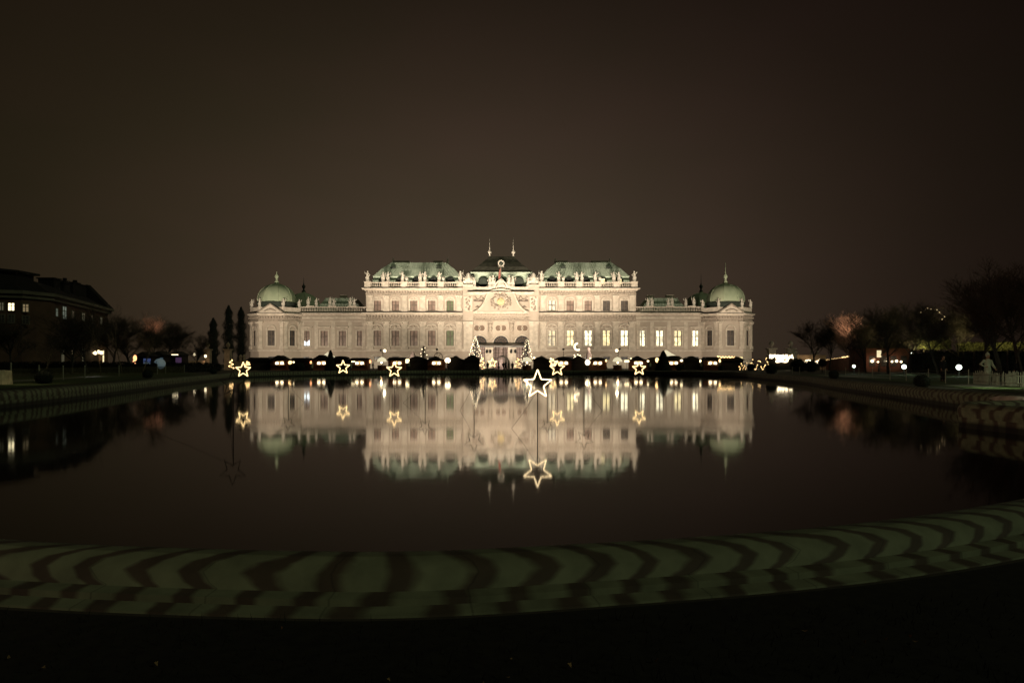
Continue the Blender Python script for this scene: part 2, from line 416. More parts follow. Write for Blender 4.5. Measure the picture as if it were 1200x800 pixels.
for k in range(len(prof) - 1):
    for i in range(n):
        j = (i + 1) % n
        m_.f.append((k * n + i, k * n + j, (k + 1) * n + j, (k + 1) * n + i))
        fuv.append(((ph[i] + bow(i, k), vpos[k]), (ph[i + 1] + bow(i + 1, k), vpos[k]), (ph[i + 1] + bow(i + 1, k + 1), vpos[k]), (ph[i] + bow(i, k + 1), vpos[k])))
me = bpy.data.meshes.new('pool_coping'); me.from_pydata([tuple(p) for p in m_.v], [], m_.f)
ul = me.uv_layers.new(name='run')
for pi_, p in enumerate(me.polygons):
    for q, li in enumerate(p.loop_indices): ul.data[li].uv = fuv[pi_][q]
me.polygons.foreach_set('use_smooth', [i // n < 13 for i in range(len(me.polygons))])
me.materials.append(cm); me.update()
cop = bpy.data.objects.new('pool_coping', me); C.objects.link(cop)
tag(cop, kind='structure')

# water sheet and ground with the pool cut out
wo = MB().add([(-60, 2, 0), (60, 2, 0), (60, 140, 0), (-60, 140, 0)], [(0, 1, 2, 3)]).build('water', water_m); tag(wo, kind='structure')
bm = bmesh.new()
inner = offset(outline, .775)
def lvl(p):   # near lawn lies a little lower
    return GN if p[1] < 7 else (GN + (GZ - .06 - GN) * min(1, (p[1] - 7) / 8))
iv = [bm.verts.new((x, y, lvl((x, y)))) for x, y in inner]
ov = [bm.verts.new(p) for p in [(-900, -200, GN), (900, -200, GN), (900, 40, GZ - .06), (900, 2500, GZ - .06), (-900, 2500, GZ - .06), (-900, 40, GZ - .06)]]
ed = [bm.edges.new((iv[i], iv[(i + 1) % n])) for i in range(n)] + [bm.edges.new((ov[i], ov[(i + 1) % 6])) for i in range(6)]
bmesh.ops.triangle_fill(bm, use_beauty=True, edges=ed)
bmesh.ops.recalc_face_normals(bm, faces=bm.faces)
me = bpy.data.meshes.new('ground'); bm.to_mesh(me); bm.free(); me.materials.append(gravel)
if me.polygons[0].normal.z < 0: me.flip_normals()
go = bpy.data.objects.new('ground', me); C.objects.link(go); tag(go, kind='structure')
pb = MB().box(-60, 60, 2, 140, -1.2, -1.0).build('pool_floor', soil); tag(pb, kind='structure')

GZ2 = GZ - .06
def sheet(name, poly, z, m):
    o = MB().add([(x, y, z) for x, y in poly], [tuple(range(len(poly)))]).build(name, m); tag(o, kind='structure')
    return o
# dark foreground strip of soil and grass between the camera and the coping
fr = [p for p in offset(outline[:len(cr(apse, 7))], .85)]
fr = [p for p in fr if p[1] < 9.5]
sheet('foreground_soil', [(-14, -3), (14, -3)] + fr[::-1], GN + .004 + .008, soil)
# lawns and paths on both sides
sheet('lawn', [(-24.9, 33), (-30.2, 58), (-36.5, 85), (-46, 104), (-58, 104), (-46, 66), (-39, 46), (-33, 33)], GZ2 + .03, lawn_m)
sheet('lawn', [(22.3, 33), (27, 52), (31, 68), (33, 88), (52, 88), (44, 60), (38, 42), (34, 30), (21.2, 26)], GZ2 + .03, lawn_m)
sheet('path', [(-33.2, 47), (-41.5, 76), (-43.5, 76), (-36.2, 47)], GZ2 + .034 + .004, path_m)
sheet('path', [(30.2, 62), (33.5, 80), (42, 80), (40.0, 76), (36.0, 74), (34, 62)], GZ2 + .038, path_m)
sheet('path', [(24.2, 41), (36, 52), (38, 50), (25.2, 38)], GZ2 + .038, path_m)
sheet('path', [(23.6, 34.4), (28.5, 36.2), (28.9, 35.3), (23.9, 33.6)], GZ2 + .042, path_m)

# ================================================================== THE PALACE
def G(px, Y): return (PX(px, Y), Y, GZ2)
PD = 217.0
PC = PX(587.1, PD)
pal = empty('palace', (PC, PD, GZ2), 'long floodlit cream baroque palace with green copper roofs and corner domes, across the pool', 'palace')
def part(mb, name, m, parent=None, smooth=False, label=None):
    o = mb.build(name, m, parent or pal, smooth)
    if label: o['label'] = label
    return o
def frame(ox, oy, ang): return Matrix.Translation((ox, oy, 0)) @ Matrix.Rotation(ang, 4, 'Z')   # local x along the face, -y outwards
def wall(mb, u0, u1, z0, z1, ops, M, depth=.45):
    xs = sorted({u0, u1, *[o[0] for o in ops], *[o[1] for o in ops]}); zs = sorted({z0, z1, *[o[2] for o in ops], *[o[3] for o in ops]})
    for i in range(len(xs) - 1):
        for j in range(len(zs) - 1):
            xc = (xs[i] + xs[i + 1]) / 2; zc = (zs[j] + zs[j + 1]) / 2
            if any(o[0] < xc < o[1] and o[2] < zc < o[3] for o in ops): continue
            mb.add([(xs[i], 0, zs[j]), (xs[i + 1], 0, zs[j]), (xs[i + 1], 0, zs[j + 1]), (xs[i], 0, zs[j + 1])], [(0, 1, 2, 3)], M)
    for a, b_, c_, d_ in ops:
        for q in ([(a, 0, c_), (a, depth, c_), (a, depth, d_), (a, 0, d_)], [(b_, 0, c_), (b_, 0, d_), (b_, depth, d_), (b_, depth, c_)],
                  [(a, 0, c_), (b_, 0, c_), (b_, depth, c_), (a, depth, c_)], [(a, 0, d_), (a, depth, d_), (b_, depth, d_), (b_, 0, d_)]):
            mb.add(q, [(0, 1, 2, 3)], M)
def window(u, z0, z1, w_, M, style, pane, label=None, par=None):
    """surround = the window part, with a pane and a glazing frame under it"""
    h = MB()
    h.box(u - w_ / 2 - .42, u - w_ / 2, -.16, .05, z0 - .1, z1 + .35, M); h.box(u + w_ / 2, u + w_ / 2 + .42, -.16, .05, z0 - .1, z1 + .35, M)
    h.box(u - w_ / 2 + .003, u + w_ / 2 - .003, -.157, .04, z1, z1 + .33, M)
    h.box(u - w_ / 2 - .6, u + w_ / 2 + .6, -.34, .04, z0 - .42, z0 - .103, M)
    if style == 'hood':
        h.box(u - w_ / 2 - .75, u + w_ / 2 + .75, -.5, .04, z1 + .75, z1 + 1.0, M)
        h.hood(u, w_ + 1.5, z1 + 1.0, .85, .55, M)
        h.ball((u, -.12, z1 + 1.25), .33, 8, 5, M=M)
        h.box(u - .5, u + .5, -.22, .03, z1 + .35, z1 + .74, M)
    elif style == 'flat':
        h.box(u - w_ / 2 - .6, u + w_ / 2 + .6, -.30, .04, z1 + .8, z1 + 1.1, M)
        h.box(u - w_ / 2 - .8, u + w_ / 2 + .8, -.52, .04, z1 + 1.103, z1 + 1.35, M)
        h.box(u - .45, u + .45, -.18, .03, z1 + .35, z1 + .79, M)
    elif style == 'small':
        h.hood(u, w_ + .9, z1 + .36, .55, .3, M)
        h.ball((u, -.1, z1 + .7), .28, 8, 5, M=M)
    elif style == 'arch':
        h.hood(u, w_ + 1.3, z1 + .36, 1.0, .45, M)
        h.box(u - w_ / 2 - .62, u - w_ / 2 + .1, -.4, .03, z1 + .0, z1 + .355, M); h.box(u + w_ / 2 - .1, u + w_ / 2 + .62, -.4, .03, z1, z1 + .355, M)
    o = part(h, 'window', stone, par)
    if label: o['label'] = label
    p = MB().add([(u - w_ / 2, .30, z0), (u + w_ / 2, .30, z0), (u + w_ / 2, .30, z1), (u - w_ / 2, .30, z1)], [(0, 1, 2, 3)], M)
    part(p, 'pane', pane, o)
    g = MB(); zt = z0 + (z1 - z0) * (.62 if z1 - z0 > 3.6 else .55)
    g.box(u - .13, u + .13, .16, .28, z0, z1, M)
    g.box(u - w_ / 2, u - .133, .165, .28, zt - .1, zt + .1, M); g.box(u + .133, u + w_ / 2, .165, .28, zt - .1, zt + .1, M)
    g.box(u - w_ / 2, u - w_ / 2 + .14, .15, .28, z0, zt - .103, M); g.box(u + w_ / 2 - .14, u + w_ / 2, .15, .28, z0, zt - .103, M)
    g.box(u - w_ / 2, u - w_ / 2 + .14, .15, .28, zt + .103, z1, M); g.box(u + w_ / 2 - .14, u + w_ / 2, .15, .28, zt + .103, z1, M)
    part(g, 'glazing_bars', win_frame, o)
    return o
def pilaster(u, z0, z1, w_, M):
    p = MB(); p.box(u - w_ / 2, u + w_ / 2, -.28, .03, z0 + .9, z1 - 1.0, M); p.box(u - w_ / 2 + .3, u + w_ / 2 - .3, -.36, -.277, z0 + 1.5, z1 - 1.5, M)
    p.box(u - w_ / 2 - .2, u + w_ / 2 + .2, -.45, .03, z0, z0 + .897, M)
    pts = [(0, z1 - 1.0), (.08, z1 - .7), (.2, z1 - .3), (.34, z1 - .12)]
    for (a, za), (b_, zb) in zip(pts, pts[1:]): p.box(u - w_ / 2 - b_, u + w_ / 2 + b_, -.3 - b_, .03, za + .003, zb, M)
    for s_ in (-1, 1): p.lathe([(.02, 0), (.26, .06), (.26, .3), (.02, .36)], (u + s_ * (w_ / 2 - .05), -.5, z1 - .62), 8, M)
    p.box(u - w_ / 2 - .38, u + w_ / 2 + .38, -.66, .03, z1 - .117, z1, M)
    return part(p, 'pilaster', stone)
def cornice(name, segs, z, h, out_, M=None, m=None):
    """profiled cornice over a run (u0,u1)"""
    c_ = MB()
    for u0, u1, y in segs:
        for k in range(4):
            o_ = out_ * (.25, .45, .8, 1.0)[k]; za = z + h * (0, .3, .5, .8)[k]; zb = z + h * (.3, .5, .8, 1)[k]
            c_.box(u0 - (o_ if u0 < u1 else 0), u1 + o_, y - o_, y + .02, za + .002, zb, M)
    return part(c_, name, m or stone)
def modillions(mb, u0, u1, y, z, M=None, pitch=.9):
    k = int((u1 - u0) / pitch)
    for i in range(k + 1):
        u = u0 + (u1 - u0) * i / k
        mb.box(u - .17, u + .17, y - .62, y + .02, z, z + .5, M)
def balustrade(u0, u1, z, h, M, gaps=None, y0=0):
    b_ = MB(); b_.box(u0, u1, y0, y0 + .55, z, z + .35, M); b_.box(u0, u1, y0 - .05, y0 + .6, z + h - .28, z + h, M)
    k = max(1, int((u1 - u0) / .5))
    for i in range(k):
        u = u0 + (u1 - u0) * (i + .5) / k
        b_.lathe([(.11, 0), (.19, (h - .63) * .3), (.07, (h - .63) * .7), (.12, h - .63)], (u, y0 + .27, z + .35), 6, M)
    return part(b_, 'balustrade', stone)

FR = frame(0, 0, 0)
BU = [15.3, 20.8, 26.2, 31.7, 37.1]; WU = [42.5, 48.0, 53.5, 59.0]
def winpane(side, floor, i):
    if side > 0:
        if floor == 1: return (pane_dim, pane_lit, pane_litw, pane_lit, pane_litw)[i] if i != 0 else pane_dim
        if floor == 2: return pane_dim if i == 0 else (pane_gray if i > 2 else pane_curtain)
    else:
        if i == 0: return pane_green
        return pane_curtain
YB, YW = 0.0, 1.5
for sd in (-1, 1):
    # main block wall, two storeys
    mb = MB(); ops = []
    for u in BU:
        ops += [(sd * u - 1.15, sd * u + 1.15, 6.8, 11.3), (sd * u - 1.1, sd * u + 1.1, 17.3, 20.3)]
    bas = [(sd * u - 1.0, sd * u + 1.0, 2.6, 3.5) for u in BU[1:]]
    a, b_ = sorted((sd * 11.3, sd * 40.6))
    wall(mb, a, b_, 0, 24.0, ops + bas, FR)
    # ends and back of the block
    e_ = sd * 40.6
    mb.add([(e_, 0, 0), (e_, 22, 0), (e_, 22, 24), (e_, 0, 24)], [(0, 1, 2, 3)]); mb.add([(a, 22, 0), (b_, 22, 0), (b_, 22, 24), (a, 22, 24)], [(0, 1, 2, 3)])
    i_ = sd * 11.3
    mb.add([(i_, 0, 0), (i_, 22, 0), (i_, 22, 24), (i_, 0, 24)], [(0, 1, 2, 3)]); mb.add([(a, 0, 23.99), (b_, 0, 23.99), (b_, 22, 23.99), (a, 22, 23.99)], [(0, 1, 2, 3)])
    part(mb, 'block_wall', plaster)
    for i, u in enumerate(BU):
        window(sd * u, 6.8, 11.3, 2.3, FR, 'hood', winpane(sd, 1, i), 'tall window lit yellow from inside' if sd > 0 else None)
        window(sd * u, 17.3, 20.3, 2.2, FR, 'small', winpane(sd, 2, i), 'upper window lit yellow' if sd > 0 and i == 0 else None)
    for (p0, p1, q0, q1) in bas: part(MB().box(p0 + .003, p1 - .003, .25, .3, q0 + .003, q1 - .003), 'basement_window', pane_dark)
    for u in [12.6] + [(BU[k] + BU[k + 1]) / 2 for k in range(4)] + [39.4]:
        pilaster(sd * u, 5.75, 14.0, 1.75, FR); pilaster(sd * u, 17.05, 21.9, 1.5, FR)
    # mouldings
    pl = MB(); pl.box(a + .02, b_ - .02, -.30, .02, 0, 2.0); pl.box(a + .02, b_ - .02, -.45, .02, 5.1, 5.5)
    pl.box(a + .02, b_ - .02, -.22, .02, 5.503, 5.74)
    k0 = 0
    for u in BU: pl.hood(sd * u, 4.4, 3.55, .55, .18)
    part(pl, 'string_course', stone)
    en = MB(); en.box(a, b_, -.38, .02, 14.003, 14.6); en.box(a, b_, -.26, .02, 14.603, 15.35); modillions(en, a + .3, b_ - .3, -.2, 15.4)
    for k in range(27):
        u = a + (b_ - a) * (k + .5) / 27; en.hood(u, 1.0, 14.62, .35, .42)
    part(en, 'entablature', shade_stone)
    cornice('cornice', [(a, b_, 0)], 15.95, .75, 1.1)
    fl_ = MB().box(a - (.9 if sd < 0 else 0), b_ + (.9 if sd > 0 else 0), -1.13, .3, 16.703, 16.86); part(fl_, 'cornice_flashing', flash)
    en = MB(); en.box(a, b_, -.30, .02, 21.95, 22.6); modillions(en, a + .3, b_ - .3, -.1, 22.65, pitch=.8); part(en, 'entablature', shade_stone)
    cornice('cornice', [(a, b_, 0)], 23.2, .8, 1.15)
    part(MB().box(a - (1.0 if sd < 0 else 0), b_ + (1.0 if sd > 0 else 0), -1.18, .3, 24.003, 24.16), 'cornice_flashing', flash)
    # wing
    mb = MB(); a, b_ = sorted((sd * 40.6, sd * 61.0)); Mw = frame(0, YW, 0)
    ops = [(sd * u - 1.1, sd * u + 1.1, 6.8, 11.3) for u in WU]; bas = [(sd * u - .9, sd * u + .9, 2.6, 3.5) for u in WU[1::2]]
    wall(mb, a, b_, 0, 16.6, ops + bas, Mw)
    mb.add([(a, YW, 16.59), (b_, YW, 16.59), (b_, 21, 16.59), (a, 21, 16.59)], [(0, 1, 2, 3)]); mb.add([(a, 21, 0), (b_, 21, 0), (b_, 21, 16.6), (a, 21, 16.6)], [(0, 1, 2, 3)])
    part(mb, 'wing_wall', plaster)
    for (p0, p1, q0, q1) in bas: part(MB().box(p0 + .003, p1 - .003, YW + .25, YW + .3, q0 + .003, q1 - .003), 'basement_window', pane_dark)
    for i, u in enumerate(WU):
        pn = (pane_litw, pane_litw, pane_lit, pane_litw)[i] if sd > 0 else pane_curtain
        window(sd * u, 6.8, 11.3, 2.2, Mw, 'flat', pn, 'tall wing window glowing bright yellow' if sd > 0 else None)
    if sd < 0:
        part(MB().prism([(-60.0, 6.9), (-58.0, 6.9), (-57.95, 8.7), (-58.7, 7.9), (-59.4, 8.1), (-60.0, 8.6)], YW + .20, YW + .24), 'glowing_patch', pane_blue, None, label='cold white glowing patch in the lower half of the leftmost wing window')  # glowing patch set in front of the pane
    pl = MB(); pl.box(a + .02, b_ - .02, YW - .30, YW + .02, 0, 2.0); pl.box(a + .02, b_ - .02, YW - .42, YW + .02, 5.1, 5.5)
    for k in range(len(WU) + 1):           # flat lesenes between the windows
        u = a + (b_ - a) * k / 4
        u = min(max(u, a + .9), b_ - .9)
        pl.box(u - .55, u + .55, YW - .10, YW + .02, 5.8, 14.0)
    part(pl, 'string_course', stone)
    en = MB(); en.box(a, b_, YW - .2, YW + .02, 14.05, 14.4); en.box(a, b_, YW - .32, YW + .02, 14.9, 15.6); part(en, 'entablature', stone)
    cornice('cornice', [(a + .05, b_ - .05, YW)], 15.95, .74, 1.0)
    part(MB().box(a, b_, YW - 1.03, YW + .3, 16.703, 16.86), 'cornice_flashing', flash)
    balustrade(a, b_, 16.87, 1.75, Mw, y0=.1)
    # wing roof: hipped copper
    r = MB(); u0, u1 = (42.0, 58.3); h0, h1 = 45.8, 54.6
    xs = [sd * v for v in (u0, u1, h1, h0)]
    r.add([(xs[0], 4, 16.6), (xs[1], 4, 16.6), (xs[1], 19, 16.6), (xs[0], 19, 16.6), (xs[3], 8.0, 21.8), (xs[2], 8.0, 21.8), (xs[2], 14.5, 21.8), (xs[3], 14.5, 21.8)],
          [(0, 1, 5, 4), (1, 2, 6, 5), (2, 3, 7, 6), (3, 0, 4, 7), (4, 5, 6, 7)])
    for k in range(14):
        u = sd * (43.2 + 13.8 * k / 13)
        tu = sd * min(max(abs(u), h0), h1)
        r.tube([(u, 4.0, 16.68), (tu + (u - tu) * .05, 7.95, 21.86)], .07, 4)
    ro = part(r, 'wing_roof', copper)
    c_ = MB().box(sd * (50 if sd < 0 else 47) - 1.1, sd * (50 if sd < 0 else 47) + 1.1, 10.8, 12.2, 21.8, 23.0); part(c_, 'chimney', plaster, ro)
    if sd > 0: part(MB().box(52.0, 54.6, 10.8, 12.2, 21.8, 23.1), 'chimney', plaster, ro)
    # block roof: mansard with steep foot, hips, standing seams
    r = MB(); cx = sd * 25.6
    def ring(hx, y0, y1, z): return [(cx - hx, y0, z), (cx + hx, y0, z), (cx + hx, y1, z), (cx - hx, y1, z)]
    lv = [ring(13.9, 1.6, 20.6, 24.05), ring(13.3, 2.6, 19.6, 27.6), ring(13.5, 2.4, 19.8, 27.9), ring(11.2, 4.7, 17.4, 30.5), ring(8.6, 6.9, 15.2, 32.7)]
    vs_ = [p for l_ in lv for p in l_]; fs_ = [(k * 4 + j, k * 4 + (j + 1) % 4, k * 4 + 4 + (j + 1) % 4, k * 4 + 4 + j) for k in range(4) for j in range(4)] + [(16, 17, 18, 19)]
    r.add(vs_, fs_)
    for k in range(30):
        q = -1 + 2 * (k + .5) / 30
        r.tube([(cx + 13.4 * q, 2.42, 27.98), (cx + 11.1 * q, 4.68, 30.58), (cx + 8.5 * q, 6.86, 32.76)], .06, 4)
    ro = part(r, 'block_roof', copper)
    dk = MB()
    for u in BU:
        uu = cx + (u - 26.2) * .93
        d_ = MB(); d_.lathe([(1.35, 0), (1.5, .5), (1.35, .9)], (0, 0, 0), 14, Matrix.Translation((uu, 1.75, 26.35)) @ Matrix.Rotation(R(-90), 4, 'X'))
        d_.lathe([(1.45, 0), (1.5, 1.3)], (0, 0, 0), 14, Matrix.Translation((uu, 2.0, 26.35)) @ Matrix.Rotation(R(-90), 4, 'X'))
        d_.box(uu - 1.5, uu + 1.5, 1.85, 3.2, 24.3, 26.2)
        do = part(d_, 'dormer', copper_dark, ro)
        lit = sd > 0 and u > 30
        part(MB().box(uu - .62, uu + .62, 1.03, 1.07, 25.4, 27.0), 'pane', pane_lit if lit else pane_dark, do)
    for u in ((-7.6, 6.4) if sd < 0 else (-6.6, 7.4)):
        d_ = MB(); d_.lathe([(.75, 0), (.85, .3), (.5, .32)], (0, 0, 0), 10, Matrix.Translation((cx + u, 5.0, 30.6)) @ Matrix.Rotation(R(90), 4, 'X')); d_.box(cx + u - .7, cx + u + .7, 5.0, 7, 29.9, 30.9)
        part(d_, 'roof_eye', copper_dark, ro)
    for (q0, q1) in (((-8.4, -3.6), (4.2, 7.0)) if sd < 0 else ((-8.2, -4.8), (2.8, 8.2))):
        part(MB().box(cx + q0, cx + q1, 10.2, 12.0, 32.6, 33.55).box(cx + q0 - .12, cx + q1 + .12, 10.1, 12.1, 33.553, 33.75), 'chimney', plaster, ro)
    for q in (-8.6, 8.6):
        part(MB().lathe([(.32, 0), (.25, .5), (.42, .9), (.15, 1.4), (.22, 1.7), (.03, 2.3)], (cx + q, 11, 32.6), 8), 'finial', statue_m, ro)

# parapet of the block, carried by pedestals
def statue_mb(kind, h=3.6, rnd=None):
    m = MB(); rn = random.Random(rnd or kind)
    lean = rn.uniform(-.12, .12)
    prof_ = [(.50, 0), (.52, .25), (.40, .32), (.42, .9), (.36, 1.4), (.30, 1.75), (.36, 2.1), (.34, 2.35), (.14, 2.5), (.12, 2.6)]
    s_ = h / 3.3
    vs_ = []; fs_ = []; nn = 10
    for k, (r_, z_) in enumerate(prof_):
        for j in range(nn):
            an = 2 * PI * j / nn; rr = r_ * (1 + .14 * math.sin(3 * an + k * 1.3) * (k < 8))
            vs_.append(((rr * math.cos(an) + lean * z_ * .5 * math.sin(z_ * 1.2)) * s_, rr * .75 * math.sin(an) * s_, z_ * s_))
    for k in range(len(prof_) - 1):
        for j in range(nn): fs_.append((k * nn + j, k * nn + (j + 1) % nn, (k + 1) * nn + (j + 1) % nn, (k + 1) * nn + j))
    m.add(vs_, fs_); hx = lean * 2.6 * .5 * math.sin(3.1) * s_
    m.ball((hx, 0, 2.82 * s_), .22 * s_, 8, 6)
    up = rn.choice((-1, 1))
    m.tube([(up * .3 * s_, 0, 2.3 * s_), (up * .62 * s_, -.1, 2.35 * s_), (up * .66 * s_, -.15, 2.85 * s_)], [.12 * s_, .10 * s_, .07 * s_], 6)
    m.tube([(-up * .32 * s_, 0, 2.25 * s_), (-up * .55 * s_, -.1, 1.8 * s_), (-up * .30 * s_, -.3, 1.5 * s_)], [.12 * s_, .10 * s_, .07 * s_], 6)
    if kind % 2: m.tube([(up * .66 * s_, -.15, 1.6 * s_), (up * .7 * s_, -.15, 3.2 * s_)], .04 * s_, 5)
    m.tube([(.25 * s_, .1, .3 * s_), (.42 * s_, -.1, 1.2 * s_), (-.2 * s_, -.2, 1.9 * s_)], [.18 * s_, .14 * s_, .1 * s_], 6)
    return m
SM = [statue_mb(k) for k in range(4)]
SME = []
def trophy_mb():
    m = MB(); rn = random.Random(4)
    m.lathe([(1.5, 0), (1.45, .4), (.9, .6), (1.1, 1.2), (1.2, 1.8), (.7, 2.5), (.3, 2.9), (.42, 3.3), (.1, 3.7)], (0, 0, 0), 10, sy=.6)
    for k in range(9):
        a = R(-75 + k * 150 / 8); m.tube([(0, 0, 1.2), (2.0 * math.sin(a), rn.uniform(-.3, .3), 1.2 + 2.1 * math.cos(a))], [.2, .1], 5)
    for s_ in (-1, 1):
        m.ball((s_ * 1.1, -.3, 1.1), .6, 8, 6); m.ball((s_ * 1.3, -.2, 2.0), .35, 8, 6)
    return m
def put_statue(x, y, z, k, s_=1.0, flip=1):
    if len(SME) <= k:
        while len(SME) <= k:
            o = SM[len(SME)].build('statue', statue_m, pal, True); SME.append([o, False])
    src, used = SME[k]
    if used: o = src.copy(); C.objects.link(o); o.parent = pal
    else: o = src; SME[k][1] = True
    o.location = (x, y, z); o.scale = (s_ * flip * 1.3, s_ * 1.3, s_ * 1.12)
    return o
def vase_mb(s_=1.0): return MB().lathe([(.30 * s_, 0), (.12 * s_, .2 * s_), (.35 * s_, .55 * s_), (.52 * s_, .95 * s_), (.40 * s_, 1.35 * s_), (.18 * s_, 1.5 * s_), (.1 * s_, 1.75 * s_)], (0, 0, 0), 10)
for sd in (-1, 1):
    ps = [40.0, 34.6, 29.0, 23.5, 18.0, 12.2]
    a, b_ = sorted((sd * 41.0, sd * 11.3))
    pr = sorted(sd * v for v in ps)
    for k in range(5): balustrade(pr[k] + .95, pr[k + 1] - .95, 24.17, 1.65, FR, y0=-.55)
    for k, u in enumerate(ps):
        pd = MB(); pd.box(sd * u - .95, sd * u + .95, -.75, .35, 24.165, 25.85); pd.box(sd * u - 1.05, sd * u + 1.05, -.85, .45, 25.853, 26.0); part(pd, 'pedestal', stone)
        if k in (1, 3): [put_statue(sd * u + d_, -.2, 26.0, (k + (d_ > 0)) % 4, .80, sd) for d_ in (-.75, .75)]
        elif k in (2, 4): put_statue(sd * u - .6, -.2, 26.0, k % 4, .82, -sd); v = vase_mb(.95); o = part(v, 'roof_vase', statue_m, smooth=True); o.location = (sd * u + .7, -.2, 26.0)
        else: put_statue(sd * u, -.2, 26.0, k % 4, .88, sd)
    # wing balustrade statues
    for k, u in enumerate((58.4, 55.9, 51.8, 50.6, 45.7, 44.4)):
        if k % 2 == 0: part(MB().box(sd * u - 1.9 if sd > 0 else sd * u - .6, sd * u + .6 if sd > 0 else sd * u + 1.9, YW - .1, YW + .85, 18.603, 18.9), 'pedestal', stone)
        put_statue(sd * u, YW + .3, 18.62 if k % 2 else 18.9, (k + 1) % 4, .72, sd)
    o = part(trophy_mb(), 'trophy_group', statue_m, smooth=True); o.location = (sd * 9.75, -1.0, 24.9)

# ---- centre: three-bay portal with curved gable
YP = -1.4; MP = frame(0, YP, 0)
mb = MB()
arch = []
for u in (-6.4, 0, 6.4): arch += [(u - 2.35, u + 2.35, .1, 6.6)]
wall(mb, -8.2, 8.2, 0, 22.6, arch + [(-1.9, 1.9, 17.8, 17.8)][:0], MP, 1.2)
mb.add([(-8.2, YP, 22.59), (8.2, YP, 22.59), (8.2, 20, 22.59), (-8.2, 20, 22.59)], [(0, 1, 2, 3)])
part(mb, 'portal_wall', plaster)
for sd in (-1, 1):
    pp = MB(); a, b_ = sorted((sd * 8.2, sd * 11.3)); pp.box(a, b_, YP - .5, 1.0, 0, 24.3)
    part(pp, 'corner_pier', plaster)
    q = MB(); 
    q.box(a + .3, b_ - .3, YP - .9, YP - .497, 5.8, 13.0); q.box(a + .05, b_ - .05, YP - 1.1, YP - .497, 13.003, 14.0); q.box(a - .1, b_ + .1, YP - 1.0, YP - .497, 5.0, 5.797)
    part(q, 'pilaster', stone); part(MB().box(a + .4, b_ - .4, YP - .75, YP - .497, 17.0, 21.4), 'relief_panel', stone)
    rl = MB(); rn = random.Random(5)
    for k in range(16): rl.ball(((a + b_) / 2 + rn.uniform(-.6, .6), YP - .8, 17.4 + k * .24), rn.uniform(.18, .36), 7, 5)
    part(rl, 'trophy_relief', shade_stone)
    pt = MB()
    pt.box(a, b_, YP - .9, .6, 24.3, 24.9); part(pt, 'pedestal', stone)
    # thin dark windows in the attic
    part(MB().box(sd * 6.7 - 1.5, sd * 6.7 + 1.5, YP - .04, YP + .05, 19.9, 20.6), 'attic_window', win_frame)
    part(MB().prism([(sd * 7.0 - .8, 18.2), (sd * 7.0 + .8, 18.2), (sd * 7.0, 18.9)], YP - .04, YP + .05), 'attic_window', win_frame)
    fd = MB(); rn = random.Random(9)
    for k in range(14): fd.ball((sd * (4.0 + k * .28), YP - .3, 21.3 - .9 * math.sin(PI * (k % 7) / 6)), .26, 7, 5)
    part(fd, 'festoon', shade_stone)
cornice('cornice', [(-9.0, 9.0, YP - .3)], 22.0, .7, 1.0)
part(MB().box(-9.9, 9.9, YP - 1.35, 0, 22.703, 22.85), 'cornice_flashing', flash)
at = MB(); at.box(-8.2, 8.2, YP - .2, .5, 22.853, 24.3); part(at, 'attic_parapet', stone)
for k, u in enumerate((-3.4, -2.3, 2.5, 3.6)): put_statue(u, YP - .1, 24.3, k % 4, .95 if k in (1, 2) else .85, 1 if u < 0 else -1)
for u in (-8.0, 8.0): put_statue(u, YP - .1, 24.3, 2, .75)
crst = MB(); crst.lathe([(1.5, 0), (1.3, .6), (.9, 1.0), (1.0, 1.5), (.4, 2.2), (.2, 2.6)], (0, YP - .2, 24.3), 10, sy=.5)
for s_ in (-1, 1): crst.tube([(s_ * 2.0, YP - .2, 24.35), (s_ * 1.5, YP - .2, 25.3), (s_ * .6, YP - .2, 26.2), (0, YP - .2, 26.6)], [.35, .3, .25, .2], 6)
part(crst, 'crest', statue_m, smooth=True)
fp = part(MB().tube([(0, YP, 26.5), (0, YP, 31.3)], .07, 6), 'flagpole', post_pale)
fl_ = MB(); cols = 7
vs_ = []
for i in range(cols):
    for j in range(6): vs_.append((-.08 - i * .11, YP + .12 * math.sin(i * 1.3 + j * .4), 30.2 - j * .55 - i * .3))
fl_.add(vs_, [(i * 6 + j, i * 6 + j + 1, (i + 1) * 6 + j + 1, (i + 1) * 6 + j) for i in range(cols - 1) for j in range(5)])
part(fl_, 'flag', red_cloth, fp)
# curved gable
gp = [(-8.0, 16.9), (-7.2, 17.1), (-6.2, 17.9), (-5.2, 19.2), (-4.5, 20.7), (-4.0, 22.2)]
top = [(-3.6, 22.6), (-2.4, 23.2), (0, 23.6), (2.4, 23.2), (3.6, 22.6)]
poly = gp + top + [(-x, z) for x, z in gp[::-1]]
g_ = MB().prism(poly, YP - .8, YP - .02); part(g_, 'gable', plaster)
gm = MB(); rim = gp + top + [(-x, z) for x, z in gp[::-1]]
gm.tube([(x, YP - .85, z) for x, z in rim], .28, 6); gm.box(-8.2, 8.2, YP - 1.1, YP - .02, 16.3, 16.85); part(gm, 'gable_moulding', stone)
cg = MB(); rn = random.Random(3)
for k in range(60):
    a = rn.uniform(0, 2 * PI); r_ = 1.5 + rn.random() * 1.6
    cg.ball((r_ * math.cos(a) * 1.05, YP - 1.0, 19.9 + r_ * math.sin(a) * .85), rn.uniform(.18, .38), 7, 5)
for s_ in (-1, 1): cg.tube([(s_ * 1.4, YP - 1.1, 18.4), (s_ * 2.4, YP - 1.1, 19.0), (s_ * 2.6, YP - 1.1, 20.3), (s_ * 1.7, YP - 1.1, 21.4)], [.25, .35, .3, .15], 6)
part(cg, 'coat_of_arms', shade_stone, smooth=True)
